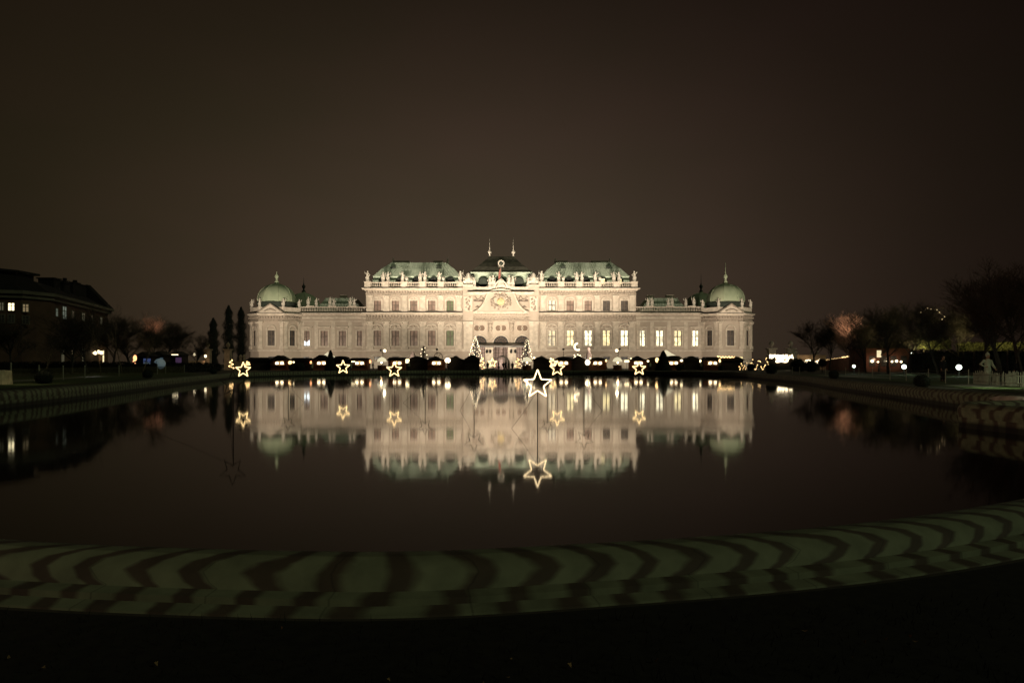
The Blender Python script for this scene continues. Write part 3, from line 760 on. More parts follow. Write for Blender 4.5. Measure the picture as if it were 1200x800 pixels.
sh = MB(); sh.lathe([(1.15, 0), (1.0, .2), (.3, .32)], (0, 0, 0), 14, Matrix.Translation((0, YP - 1.0, 19.8)) @ Matrix.Rotation(R(90), 4, 'X'))
sh.box(-.18, .18, YP - 1.45, YP - 1.3, 18.8, 20.9); sh.box(-.75, .75, YP - 1.452, YP - 1.3, 19.8, 20.15); part(sh, 'gilded_shield', gold)
en = MB(); en.box(-8.2, 8.2, YP - .5, YP - .02, 14.0, 14.5)
for k in range(16): en.hood(-7.6 + k * 1.013, .95, 14.6, .55, .45, MP)
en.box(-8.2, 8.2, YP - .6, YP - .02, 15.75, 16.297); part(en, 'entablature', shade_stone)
for u in (-3.2, 3.2):
    q = MB(); q.box(u - .7, u + .7, YP - .35, YP - .02, 5.6, 11.0); q.lathe([(.5, 0), (.7, .8), (.6, 1.6), (.75, 2.2), (.4, 2.5), (.35, 2.9)], (u, YP - .4, 11.0), 8)
    q.box(u - .9, u + .9, YP - .8, YP - .02, 13.5, 13.997); part(q, 'herm_pilaster', shade_stone)
for u in (-6.4, 0, 6.4):
    o_ = MB()
    for s_ in (-1, 1): o_.lathe([(.85, 0), (.85, .05)], (0, 0, 0), 16, Matrix.Translation((u + s_ * .75, YP - .08, 12.0)) @ Matrix.Rotation(R(90), 4, 'X'))
    ov_ = part(o_, 'oval_window', oval_m)
    rg = MB()
    for s_ in (-1, 1): rg.tube([(u + s_ * .75 + .95 * math.cos(2 * PI * k / 16), YP - .12, 12.0 + .95 * math.sin(2 * PI * k / 16)) for k in range(16)], .11, 5, True)
    part(rg, 'frame', stone, ov_)
    l_ = MB(); pts = [(u + 2.2 * math.cos(PI * k / 14), 7.5 + 2.2 * math.sin(PI * k / 14)) for k in range(15)]
    l_.prism(pts, YP - .06, YP + .01); lu = part(l_, 'lunette', lantern_m)
    gr = MB()
    for r_ in (.7, 1.5): gr.tube([(u + r_ * math.cos(PI * k / 10), YP - .12, 7.5 + r_ * math.sin(PI * k / 10)) for k in range(11)], .06, 4)
    for k in range(1, 8):
        a = PI * k / 8; gr.tube([(u + .7 * math.cos(a), YP - .12, 7.5 + .7 * math.sin(a)), (u + 2.1 * math.cos(a), YP - .12, 7.5 + 2.1 * math.sin(a))], .05, 4)
    part(gr, 'grille', oval_m, lu)
    fr_ = MB().tube([(u + 2.4 * math.cos(PI * k / 14), YP - .1, 7.5 + 2.4 * math.sin(PI * k / 14)) for k in range(15)], .2, 6); part(fr_, 'arch_moulding', stone, lu)
    # doors
    dr = MB().box(u - 2.3, u + 2.3, YP + .9, YP + 1.0, .12, 6.58); dd = part(dr, 'door', tent_pink)
    db = MB()
    for k in range(7): db.box(u - 2.3 + k * .766 - .08, u - 2.3 + k * .766 + .08, YP + .78, YP + .9, .12, 6.58)
    for z_ in (1.6, 3.0, 4.6, 5.6): db.box(u - 2.37, u + 2.37, YP + .74, YP + .777, z_, z_ + .14)
    part(db, 'glazing_bars', win_frame, dd)
cn = MB(); cn.add([(-7.9, YP - 6.5, 6.55), (7.9, YP - 6.5, 6.55), (7.0, YP - .1, 7.55), (-7.0, YP - .1, 7.55), (-7.9, YP - 6.5, 6.3), (7.9, YP - 6.5, 6.3), (7.0, YP - .1, 7.3), (-7.0, YP - .1, 7.3)],
      [(0, 1, 2, 3), (7, 6, 5, 4), (0, 4, 5, 1), (1, 5, 6, 2), (3, 2, 6, 7), (0, 3, 7, 4)])
cn.box(-7.95, 7.95, YP - 6.6, YP - 6.503, 6.1, 6.6)
cno = part(cn, 'portal_canopy', canopy_m)
for u in (-7.4, -3.3, 3.3, 7.4):
    wd = .25 if abs(u) > 5 else 1.15
    part(MB().box(u - wd, u + wd, YP - 6.2, YP - 5.4, 0, 6.28), 'column', stone if wd > 1 else canopy_m, cno)
for u in (-4.0, -3.0, 3.1, 4.3):
    part(MB().lathe([(.05, 1.1), (.28, 1.0), (.34, .3), (.15, 0)], (u, YP - 6.75, 4.4), 6).box(u - .05, u + .05, YP - 6.8, YP - 6.5, 5.5, 5.6), 'lantern', lantern_m, cno)
# centre roof: steep concave slate roof over a copper drum
r = MB(); cy = 9.5
def rr(hx, hy, z): return [(-hx, cy - hy, z), (hx, cy - hy, z), (hx, cy + hy, z), (-hx, cy + hy, z)]
lv = [rr(9.6, 9.0, 29.0), rr(8.7, 8.0, 29.6), rr(7.4, 6.4, 30.9), rr(6.0, 4.4, 32.3), rr(4.9, 2.4, 33.6), rr(3.7, .6, 34.9)]
r.add([p for l_ in lv for p in l_], [(k * 4 + j, k * 4 + (j + 1) % 4, k * 4 + 4 + (j + 1) % 4, k * 4 + 4 + j) for k in range(5) for j in range(4)] + [(20, 21, 22, 23), (3, 2, 1, 0)])
ro = part(r, 'centre_roof', slate)
for u in (-3.7, 3.7):
    part(MB().lathe([(.55, -.3), (.3, .5), (.22, 1.0), (.6, 1.4), (.62, 1.7), (.3, 2.1), (.12, 2.6), (.03, 6.2)], (u, cy, 34.7), 8), 'spire', statue_m, ro, True)
d_ = MB(); d_.box(-8.2, 8.2, 1.6, 17.5, 22.6, 28.6)
d_.box(-9.3, 9.3, .9, 18.2, 28.6, 28.997); part(d_, 'roof_drum', copper)
for u in (-5.4, 0, 5.4):
    d_ = MB(); d_.lathe([(1.3, 0), (1.55, .3), (1.5, 1.6)], (0, 0, 0), 14, Matrix.Translation((u, .4, 26.0)) @ Matrix.Rotation(R(-90), 4, 'X')); part(d_, 'dormer', copper_dark, ro)
oc = MB().tube([(.85 * math.cos(2 * PI * k / 14), 2.6, 31.9 + .85 * math.sin(2 * PI * k / 14)) for k in range(14)], .22, 6, True); oc.box(-.9, .9, 2.75, 5.5, 30.9, 31.0)
oe = part(oc, 'roof_eye', statue_m, ro); part(MB().box(-.75, .75, 2.75, 5.4, 31.15, 32.6), 'dormer_box', copper_dark, oe)
for sd in (-1, 1):
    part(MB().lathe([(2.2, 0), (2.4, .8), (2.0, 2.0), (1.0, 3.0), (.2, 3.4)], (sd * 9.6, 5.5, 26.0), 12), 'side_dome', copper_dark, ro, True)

# ---- octagonal corner pavilions, front and rear pairs
def pavilion(cxu, cyv, side, lit=False, front=True, tall=False):
    hw, cut = 7.6, 3.9
    y0 = cyv - 5.0; y1 = cyv + 5.0
    pts = [(cxu - hw + cut, y0), (cxu + hw - cut, y0), (cxu + hw, y0 + cut), (cxu + hw, y1 - cut + .6), (cxu + hw - cut, y1), (cxu - hw + cut, y1), (cxu - hw, y1 - cut + .6), (cxu - hw, y0 + cut)]
    mb = MB(); pl = MB(); en = MB(); fla = MB(); pil = []; wn = []; corn = MB(); par_ = MB()
    for i in range(8):
        p, q = Vector(pts[i]), Vector(pts[(i + 1) % 8]); ln = (q - p).length; an = math.atan2(q.y - p.y, q.x - p.x)
        M = Matrix.Translation((p.x, p.y, 0)) @ Matrix.Rotation(an, 4, 'Z')
        face = front and i in (0, 1, 7)
        ops = []
        if face: ops = [(ln / 2 - (1.05 if i == 0 else .85), ln / 2 + (1.05 if i == 0 else .85), 6.8, 11.3)]
        wall(mb, 0, ln, 0, 16.4, ops, M)
        pl.box(.02, ln - .02, -.28, .02, 0, 2.0, M); pl.box(.02, ln - .02, -.4, .02, 5.1, 5.5, M)
        en.box(.02, ln - .02, -.3, .02, 14.0, 14.5, M); modillions(en, .4, ln - .4, -.15, 14.9, M, .75)
        for k in range(4):
            o_ = (.25, .45, .8, 1.0)[k]; za = 15.6 + .74 * (0, .3, .5, .8)[k]; zb = 15.6 + .74 * (.3, .5, .8, 1)[k]
            corn.box(-o_ * .41, ln + o_ * .41, -o_, .02, za + .002, zb, M)
        fla.box(-.43, ln + .43, -1.03, .3, 16.343, 16.5, M)
        par_.box(.0, ln, -.05, .5, 16.503, 18.0, M); par_.box(-.03, ln + .03, -.15, .6, 18.003, 18.2, M)
        if face:
            wn.append((ln / 2, 2.1 if i == 0 else 1.7, M, i))
            for u in ((.6, ln - .6) if i == 0 else (.55, ln - .55)): pil.append((u, M))
    en_o = part(mb, 'pavilion_wall', plaster); part(pl, 'string_course', stone); part(en, 'entablature', shade_stone); part(corn, 'cornice', stone); part(fla, 'cornice_flashing', flash)
    part(par_, 'parapet', stone)
    for u, w_, M, i in wn:
        window(u, 6.8, 11.3, w_, M, 'arch', pane_dark if i else pane_gray)
        if i == 0:
            part(MB().box(u - .9, u + .9, -.05, .05, 2.7, 3.5, M), 'basement_window', pane_dark)
            pd = MB(); pd.prism([(u - 3.4, 16.51), (u + 3.4, 16.51), (u, 18.9)], -1.0, -.06, M); part(pd, 'pediment', stone)
            pr_ = MB(); pr_.tube([M @ Vector((u - 3.7, -1.0, 16.6)), M @ Vector((u, -1.0, 19.1)), M @ Vector((u + 3.7, -1.0, 16.6))], .22, 6)
            for k in range(9): pr_.ball((u - 1.6 + .4 * k, -1.05, 16.9 + .5 * math.sin(PI * k / 8) + .15), .25, 6, 5, M=M)
            part(pr_, 'pediment_relief', shade_stone)
    for u, M in pil: pilaster(u, 5.75, 13.95, .9, M)
    if front:
        for i in (0, 1, 2, 7):
            p = Vector(pts[i]); q = (p - Vector((cxu, cyv))) * .95 + Vector((cxu, cyv))
            put_statue(q.x, q.y, 18.2, i % 4, .72, side)
    # dome with drum
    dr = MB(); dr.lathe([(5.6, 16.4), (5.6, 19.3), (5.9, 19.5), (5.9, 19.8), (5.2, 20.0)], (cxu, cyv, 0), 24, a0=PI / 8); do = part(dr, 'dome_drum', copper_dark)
    pf = [(5.55, 19.9), (5.62, 20.6), (5.5, 21.6), (5.1, 22.7), (4.45, 23.7), (3.5, 24.55), (2.4, 25.15), (1.3, 25.5), (.7, 25.65), (.55, 26.1)]
    # eight-sided dome (gently rounded facets)
    vs_ = []; fs_ = []; nn = 32
    for r_, z_ in pf:
        for j in range(nn):
            a = 2 * PI * j / nn + PI / 8; loc_a = ((a - PI / 8) % (PI / 4)) - PI / 8
            k_ = .55 * (math.cos(PI / 8) / math.cos(loc_a)) + .45
            vs_.append((cxu + r_ * k_ * math.cos(a), cyv + r_ * k_ * math.sin(a), z_))
    for k in range(len(pf) - 1):
        for j in range(nn): fs_.append((k * nn + j, k * nn + (j + 1) % nn, (k + 1) * nn + (j + 1) % nn, (k + 1) * nn + j))
    dm = MB().add(vs_, fs_)
    for j in range(8):
        a = 2 * PI * j / 8 + PI / 8; dm.tube([(cxu + (r_ + .02) * math.cos(a), cyv + (r_ + .02) * math.sin(a), z_) for r_, z_ in pf[:-1]], .09, 5)
    dmo = part(dm, 'dome', copper_dome, smooth=True)
    tip = [(.55, 25.9), (.75, 26.2), (.35, 26.6), (.3, 27.2), (.62, 27.7), (.6, 28.1), (.25, 28.5), (.1, 29.2)]
    tip += [(.03, 32.2)] if side > 0 else [(.03, 29.4 if front else 31.0)]
    part(MB().lathe(tip, (cxu, cyv, 0), 10), 'finial', copper_dome if front else copper_dark, dmo, True)
for sd in (-1, 1):
    pavilion(sd * 68.25, 2.6, sd)
    pavilion(sd * 68.25, 31.0, sd, front=False)

# floodlights on the forecourt (hidden behind the market stalls) that light the facade
def floodlight(x, y, tgt, power, spot, label):
    t_ = empty('floodlight', (x, y, GZ2), label, 'floodlight', 'floodlights on the forecourt in front of the palace')
    t_['label'] = 'low black floodlight on the forecourt aimed up at the palace front'
    bd = MB().box(-.35, .35, -.2, .15, .25, .7); part(bd, 'housing', flood_m, t_)
    part(MB().box(-.42, -.37, -.05, .05, 0, .6).box(.37, .42, -.05, .05, 0, .6).box(-.42, .42, -.2, .2, -.01, .04), 'bracket', flood_m, t_)
    light('flood_lamp', 'SPOT', (0, .35, .75), power, (1.0, .83, .63), .25, t_, (tgt[0] - x, tgt[1] - y, tgt[2]), spot)
FP = 31000
for k, x in enumerate((-76, -63, -49, -32, 32, 49, 63, 76)):
    floodlight(PC + x, PD - 45, (PC + x * .93, PD, 13), FP * (.58 if abs(x) < 50 else .70), 100 if abs(x) < 70 else 62, '')
for x in (-11, 11): floodlight(PC + x, PD - 42, (PC + x * .6, PD, 17), FP * 2.2, 62, '')
# narrower beams for the tall block and its roofs, and for the domes
for x in (-34, -25, -16, 16, 25, 34): floodlight(PC + x, PD - 47, (PC + x, PD + 4, 28), FP * 2.2, 36, '')
for x in (-64, 64): floodlight(PC + x, PD - 50, (PC + x * 1.07, PD + 3, 25), FP * 1.5, 30, '')
# added spot off to the left, out of view, washes the right bank warm
light('right_bank_fill', 'SPOT', (-60, -22, 16), 46000, (1, .64, .42), .6, None, (24, 42, 0), 34)
for x in (-36, -25, -14, 14, 25, 36): floodlight(PC + x, PD - 49.5, (PC + x * .98, PD + 7, 31.0), FP * 2.0, 20, '')
floodlight(PC, PD - 49.5, (PC, PD + 7, 31.5), FP * 1.8, 18, '')
floodlight(PC, PD - 47, (PC, PD + 4, 24), FP * 3.0, 36, '')

# ================================================================== MARKET STALLS
def hut(px, Y, w_, kind, label, rz=0, lampcol=(1, .74, .42)):
    x = PX(px, Y); t_ = empty('market_stall', (x, Y, GZ2), label, 'market stall', 'wooden christmas market stalls behind the far edge of the pool', rz)
    hw = w_ / 2; d = 1.1; H = 2.05
    b_ = MB()
    b_.box(-hw, hw, d - .06, d, .0, H); b_.box(-hw, -hw + .06, -d, d - .063, 0, H); b_.box(hw - .06, hw, -d, d - .063, 0, H)
    if kind == 'open':
        ow = min(1.05, hw - .35)
        b_.box(-hw + .063, hw - .063, -d, -d + .05, 0, .95); b_.box(-hw + .063, -ow, -d, -d + .05, .953, H); b_.box(ow, hw - .063, -d, -d + .05, .953, H)
        b_.box(-ow + .003, ow - .003, -d, -d + .05, 1.85, H)
        for k in range(int(w_ / .4)): b_.box(-hw + .2 + k * .4, -hw + .22 + k * .4, -d - .015, -d - .003, 0, .93)
    else:
        b_.box(-hw + .063, hw - .063, -d, -d + .05, 0, H)
        for k in range(int(w_ / .4)): b_.box(-hw + .2 + k * .4, -hw + .23 + k * .4, -d - .015, -d - .003, 0, H)
    b_.build('stall_walls', hut_wood if kind == 'open' else hut_dark, t_)
    q_ = (int(px * 7) % 5) * .09; rp_ = [[(hw * .55, H + .5 + q_), (0, H + .62 + q_), (-hw * .55, H + .5 + q_)], [(.25, H + .75 + q_), (-.25, H + .75 + q_)], [(hw * .8, H + .42 + q_), (-hw * .8, H + .42 + q_)], [(hw * .5, H + .3), (-hw * .1, H + .7 + q_), (-hw * .8, H + .35)]][int(px) % 4]
    r = MB(); r.prism([(-hw - .35, H + .003), (hw + .35, H + .003), *rp_], -d - .45, d + .3)
    r.build('stall_roof', hut_roof, t_)
    if kind == 'open':
        MB().box(-hw + .1, hw - .1, -d - .35, -d - .02, .955, 1.02).build('counter', hut_wood, t_)
        MB().box(-ow, ow, d - .15, d - .07, .6, 1.9).build('back_panel', hut_in, t_)
        g_ = MB(); rn = random.Random(int(px))
        for k in range(9): g_.lathe([(.09, 0), (.11, .12), (.05, rn.uniform(.15, .34))], (-ow + .12 + k * (2 * ow - .24) / 8, -d - .18, 1.022), 7)
        g_.build('goods', goods_m, t_)
        for s_ in (-1, 1):
            l_ = MB().ball((s_ * ow * .5, -d + .25, 1.42), .34, 10, 8).build('lamp', bulb_m, t_, True)
        light('stall_lamp', 'POINT', (0, -.2, 1.6), 110, lampcol, .2, t_)
        light('stall_front_lamp', 'POINT', (0, -d - .75, 2.0), 34, lampcol, .15, t_)
    return t_
OPEN = [(329.0, 'open stall with two lamps, nearest the left corner pavilion'), (377.8, 'open stall lit by two lamps, left of the cone topiary, under the tent'),
        (422.3, 'open stall lit by two lamps, left of the dome canopy stand'), (466.0, 'open stall with two bright lamps, behind the water star under the fifth block window'),
        (511.8, 'reddish open stall with two round lamps, halfway between lit fir and small fir'), (660.3, 'open stall with two lamps just right of the near shore star'),
        (700.0, 'open stall with two lamps below the pale angel figure'), (747.5, 'open stall with two lamps above the rightmost water star'),
        (788.5, 'open stall with two lamps right of the big cone topiary, under white tent roof'), (834.0, 'open stall with two lamps by the right wing corner')]
for px, lb in OPEN: hut(px, 151, 3.6, 'open', lb)
CLOSED = [(306, 4.6, 152, 'long dark closed stall at the left end of the market row'), (354.5, 3.8, 150, 'dark closed stall with round roof, left of the leftmost tent roof'), (400.5, 3.4, 151, 'dark closed stall behind the second water star'),
          (489.5, 4.6, 152, 'dark closed stall under the small sparse lit tree'), (535.5, 3.6, 151, 'dark closed stall with peaked roof left of the dense lit fir'), (553.5, 3.0, 150, 'dark narrow stall in front of the dense lit fir'),
          (635.5, 3.8, 151, 'dark stall right of the right-hand portal fir'), (679.0, 3.6, 151, 'dark stall beneath the crescent of lights'), (768.0, 3.4, 151, 'dark stall touching the left side of the big cone topiary'),
          (811.0, 4.4, 152, 'long dark stall between the tent roof and the right pavilion'), (856.0, 4.6, 149, 'reddish brown closed stall topped by a string of lights')]
for px, w_, Y, lb in CLOSED: hut(px, Y, w_, 'closed', lb)

# tent roofs
def tent(px, Y, z0, z1, w_, label, cx=0):
    t_ = empty('tent', (PX(px, Y), Y, GZ2), label, 'tent')
    r = MB(); n_ = 10
    vs_ = []; prof_ = [(1, 0), (.8, .10), (.55, .32), (.3, .62), (.1, .9), (.02, 1)]
    for a, z in prof_:
        for sx_, sy_ in ((-1, -1), (0, -1), (1, -1), (1, 0), (1, 1), (0, 1), (-1, 1), (-1, 0)):
            q = 1 - .05 * (sx_ == 0 or sy_ == 0)
            vs_.append((cx * (1 - a) + sx_ * a * w_ / 2 * q, sy_ * a * w_ / 2 * q, z0 + (z1 - z0) * z))
    r.add(vs_, [(k * 8 + j, k * 8 + (j + 1) % 8, (k + 1) * 8 + (j + 1) % 8, (k + 1) * 8 + j) for k in range(5) for j in range(8)])
    r.build('tent_roof', tent_lit, t_)
    p = MB()
    for sx_ in (-1, 1):
        for sy_ in (-1, 1): MB().tube([(sx_ * w_ * .47, sy_ * w_ * .47, 0), (sx_ * w_ * .47, sy_ * w_ * .47, z0)], .05, 6).build('pole', post_pale, t_)
    light('tent_lamp', 'POINT', (0, 0, z0 - .3), 30, (1, .8, .5), .2, t_)
    return t_
tent(384.5, 158, 2.3, 3.9, 4.6, 'white pyramid tent roof glowing behind the left cone topiary')
tent(787, 158, 2.3, 4.35, 5.4, 'white tent roof glowing behind the right cone topiary', cx=-1.3)

# round stands with glowing domed canopies
def dome_stand(px, Y, label, s_=1.0):
    t_ = empty('canopy_stand', (PX(px, Y), Y, GZ2), label, 'market stand', 'round market stands with glowing dome canopies')
    MB().lathe([(1.0, 1.75), (.97, 1.95), (.8, 2.3), (.5, 2.55), (.2, 2.68), (.05, 2.75)], (0, 0, 0), 16).build('canopy', tent_lit, t_, True)
    MB().lathe([(.9, 0), (.9, .9), (1.0, .95), (1.0, 1.0)], (0, 0, 0), 14).build('round_counter', hut_wood, t_)
    MB().tube([(0, 0, 1), (0, 0, 2.6)], .06, 6).build('pole', metal_dark, t_)
    MB().ball((0, -.4, 1.55), .2, 10, 8).build('lamp', bulb_m, t_, True)
    light('stand_lamp', 'POINT', (0, -.7, 1.5), 40, (1, .62, .30), .2, t_)
    t_.scale = (s_,) * 3
    return t_
dome_stand(447.5, 149, 'round stand with glowing canopy below the left globe lamp post')
dome_stand(617.5, 149, 'round stand with glowing canopy at the foot of the right portal fir')
dome_stand(723.5, 149, 'round stand with glowing canopy below the right globe lamp post')
# small bright market lamps and lit signs on short posts
def glow_sign(px, py, Y, w_, h_, m, label, kind='box'):
    z = PZ(py, Y) - GZ2
    t_ = empty('hanging_lantern' if kind == 'ball' else 'lit_sign', (PX(px, Y), Y, GZ2), label, 'lantern' if kind == 'ball' else 'lit sign')
    MB().tube([(0, .12, 0), (0, .12, z + h_ / 2 + .05)], .035, 5).build('post', metal_dark, t_)
    b_ = MB()
    if kind == 'ball': b_.ball((0, 0, z), h_ / 2, 10, 8, sx=w_ / h_)
    else: b_.box(-w_ / 2, w_ / 2, -.08, .08, z - h_ / 2, z + h_ / 2)
    b_.build('glowing_panel' if kind != 'ball' else 'lantern_glass', m, t_, kind == 'ball')
    return t_
glow_sign(340.0, 424.8, 149, .8, .75, bulb_gold, 'orange glowing lantern between the first open stall and the dark bushes', 'ball')
glow_sign(344.2, 424.3, 149, .45, .45, wall_glow, 'small warm lantern right beside the orange one near the left pavilion', 'ball')
glow_sign(364.5, 424.5, 148, .5, .6, bulb_red, 'dim reddish lantern right of the round-roofed dark stall', 'ball')
glow_sign(414.0, 423.6, 149, .75, .22, wall_glow, 'narrow lit sign board left of the stall by the second water star')
glow_sign(433.8, 423.5, 149, .35, .6, bulb_red, 'pinkish lit sign between a stall and the left dome stand')
glow_sign(477.5, 423.0, 149, .75, .8, wall_glow, 'square white lit sign right of the stall behind the third water star')
glow_sign(524.6, 422.2, 148, 1.2, 1.05, bulb_m, 'brightest large white lantern right of the reddish stall', 'ball')
glow_sign(533.4, 419.2, 152, .95, .5, wall_glow, 'white lit roof sign above the peaked dark stall')
glow_sign(626.0, 419.0, 152, .4, .4, globe_m, 'small white lantern right of the right portal fir', 'ball')
glow_sign(645.5, 420.5, 149, .4, .4, globe_m, 'small lantern above the shore star', 'ball')
glow_sign(688.6, 424.5, 148, 1.05, 1.15, bulb_m, 'large white round lantern left of the stall under the angel', 'ball')
glow_sign(691.8, 419.8, 150, .35, .4, wall_glow, 'tiny lantern over the large white round lantern', 'ball')
glow_sign(710.3, 422.5, 149, .35, .5, bulb_gold, 'small orange lantern between stall and right dome stand', 'ball')
glow_sign(734.6, 423.1, 149, .95, .42, wall_glow, 'low white lit board right of the right dome stand')
glow_sign(739.3, 420.0, 150, .35, .3, wall_glow, 'tiny lantern above the low white board', 'ball')
glow_sign(759.4, 423.0, 149, .5, .4, wall_glow, 'warm lantern just right of the rightmost water star', 'ball')
glow_sign(770.0, 421.8, 148, .75, 1.0, bulb_gold, 'yellow lantern against the left side of the big cone topiary', 'ball')
glow_sign(798.6, 422.4, 149, .6, .5, wall_glow, 'white lantern at the right foot of the right tent roof', 'ball')
glow_sign(820.8, 423.0, 149, .4, .6, wall_glow, 'lantern left of the last open stall', 'ball')
glow_sign(843.5, 422.5, 148, .4, .7, bulb_gold, 'orange lantern left of the reddish brown closed stall', 'ball')
glow_sign(867.8, 421.2, 150, .8, 1.1, pane_lit, 'yellow lit panel against the right pavilion')
# string of lights on the last stall
sg = MB(); rn = random.Random(2)
x0, x1 = PX(841, 147), PX(861, 147)
for k in range(22):
    q = k / 21; sg.ball((x0 + (x1 - x0) * q, 147, PZ(418.3 + .7 * math.sin(k * 1.7) - (1 if k < 3 else 0), 147)), rn.uniform(.06, .13), 6, 4)
sg.tube([(x0, 147, PZ(417.6, 147)), ((x0 + x1) / 2, 147, PZ(418.3, 147)), (x1, 147, PZ(418.4, 147))], .02, 4)
tag(sg.build('light_string', bulb_gold), 'string of small golden lights along the roof of the reddish brown stall', 'string lights')
# golden fairy lights in a shrub right of the palace
def lit_shrub(px0, px1, py0, py1, Y, m, label, k_, seed, bush=True):
    cx = PX((px0 + px1) / 2, Y); t_ = empty('lit_shrub', (cx, Y, GZ2), label, 'lit shrub')
    rn = random.Random(seed); w_ = PX(px1, Y) - PX(px0, Y); z1 = PZ(py0, Y) - GZ2; z0 = max(.2, PZ(py1, Y) - GZ2)
    f_ = MB()
    for k in range(500):
        a = rn.uniform(0, 2 * PI); r_ = math.sqrt(rn.random()); z = rn.uniform(.05, z1 * .95)
        p = Vector((r_ * math.cos(a) * w_ / 2, r_ * math.sin(a) * min(w_ / 2, 1.2), z)); e1 = Vector((rn.uniform(-1, 1), rn.uniform(-1, 1), rn.uniform(-1, 1))).normalized() * .09
        e2 = e1.cross(Vector((rn.uniform(-1, 1), rn.uniform(-1, 1), 1))).normalized() * .07
        f_.add([p - e1, p + e2, p + e1, p - e2], [(0, 1, 2, 3)])
    f_.build('foliage', topiary_m, t_)
    b_ = MB(); z = z0; x = -w_ / 2; pts = []
    for k in range(k_):
        q = k / (k_ - 1); x = -w_ / 2 + w_ * q; z = z0 + (z1 - z0) * (.5 + .5 * math.sin(q * 17 + seed)) * rn.uniform(.5, 1)
        y = -min(w_ / 2, 1.2) * .9
        b_.ball((x, y, z), rn.uniform(.06, .11), 6, 4); pts.append((x, y, z))
    b_.build('fairy_lights', m, t_)
    return t_
lit_shrub(865, 874, 424, 434, 143, bulb_gold, 'small shrub with sparse golden lights next to the reddish brown stall', 12, 3)
lit_shrub(875, 898, 419.5, 433, 141, bulb_gold, 'wide shrub wound with orange fairy lights right of the palace', 34, 5)

# ------------------------------------------------------------------ firs with lights
def fir(px, Y, ztop, w_, label, nl, seed, crescent=False):
    t_ = empty('lit_fir_tree', (PX(px, Y), Y, GZ2), label, 'christmas tree')
    rn = random.Random(seed); H = ztop
    MB().tube([(0, 0, 0), (0, 0, H * .95)], [.14, .03], 7).build('trunk', bark, t_)
    c_ = MB()
    for k in range(2600):
        h = rn.random() ** .8; z = .5 + (H - .5) * h; rmax = w_ / 2 * (1 - h) ** .85 + .06
        layer = .75 + .25 * math.cos(h * 40)
        a = rn.uniform(0, 2 * PI); r_ = rmax * layer * math.sqrt(rn.random()); d_ = Vector((math.cos(a), math.sin(a), -.35)).normalized()
        p = Vector((r_ * math.cos(a), r_ * math.sin(a), z)); L_ = rn.uniform(.12, .3); sd_ = Vector((-math.sin(a), math.cos(a), 0)) * .05
        c_.add([p - sd_, p + sd_, p + d_ * L_], [(0, 1, 2)])
    c_.build('crown', fir_m, t_)
    b_ = MB()
    for k in range(nl):
        h = (k + .5) / nl; z = .6 + (H - .6) * h; rmax = w_ / 2 * (1 - h) ** .85 + .08; a = k * 2.399 + rn.uniform(-.3, .3)
        b_.ball((rmax * math.cos(a), rmax * math.sin(a), z), rn.uniform(.07, .115), 6, 4)
    b_.build('fairy_lights', bulb_m, t_)
    return t_
fir(557.0, 176, PZ(394.5, 176) - GZ2, 4.4, 'tall dense fir covered in white lights left of the portal', 90, 1)
fir(617.5, 176, PZ(397, 176) - GZ2, 3.6, 'tall fir with spaced white lights right of the portal', 46, 2)
fir(496.5, 170, PZ(405, 170) - GZ2, 3.0, 'small fir with few white lights under the block windows', 15, 3)
# bare tree carrying a crescent and scattered lights
t_ = empty('light_sculpture', (PX(677, 165), 165, GZ2), 'crescent moon of white lights above scattered bulbs on a thin pole', 'light sculpture')
zc = PZ(406.2, 165) - GZ2
MB().tube([(0, .1, 0), (0, .1, zc)], .05, 6).build('pole', metal_dark, t_)
b_ = MB()
for k in range(9):
    a = R(100 + k * 24); b_.ball((.75 * math.cos(a), 0, zc + .75 * math.sin(a)), .2, 7, 5)
b_.build('crescent', bulb_m, t_)
b_ = MB(); rn = random.Random(8)
for x_, z_ in ((-.75, -1.9), (-.6, -2.3), (-.9, -2.6), (-.5, -3.0), (-.9, -3.5), (.0, -1.8), (.1, -2.3), (.55, -2.0), (.8, -2.4), (.25, -2.1)): b_.ball((x_, 0, zc + z_), .14, 6, 4)
b_.build('bulbs', bulb_m, t_)
for a, b2 in ((-.9, -3.5), (.8, -2.4)): pass

# angel-like pale figure, pale tents
t_ = tag(MB().lathe([(.9, 0), (.8, 1.0), (.62, 2.4), (.75, 3.4), (.5, 4.3), (.2, 4.6), (.42, 4.9), (.4, 5.3), (.05, 5.6)], (0, 0, 0), 12, sy=.6).build('pale_figure', tent_pink, None, True), 'tall pale draped figure standing behind the stalls right of the crescent', 'statue')
t_.location = (PX(690, 186), 186, GZ2)
t_ = tag(MB().lathe([(1.0, 0), (.95, 2.2), (.7, 3.4), (.3, 4.2), (.05, 4.6)], (0, 0, 0), 12, sy=.7).build('pale_figure', tent_pink, None, True), 'faint pinkish conical figure behind the stalls left of the small fir', 'statue')
t_.location = (PX(484, 186), 186, GZ2)
dome_t = t_ = empty('dome_tent', (PX(588.7, 161), 161, GZ2), 'pale pink round dome tent in front of the portal', 'tent')
MB().lathe([(1.85, 0), (1.9, 1.2), (1.7, 2.2), (1.2, 3.0), (.6, 3.4), (.1, 3.55)], (0, 0, 0), 18, sy=.9).build('dome_cover', tent_pink, t_, True)
for k in range(9):
    a = 2 * PI * k / 9; 
rb = MB()
for k in range(9):
    a = 2 * PI * k / 9; rb.tube([(1.92 * math.cos(a), 1.73 * math.sin(a), 0), (1.93 * math.cos(a), 1.75 * math.sin(a), 1.2), (1.73 * math.cos(a), 1.56 * math.sin(a), 2.2), (1.22 * math.cos(a), 1.1 * math.sin(a), 3.02), (.1, 0, 3.57)], .05, 4)
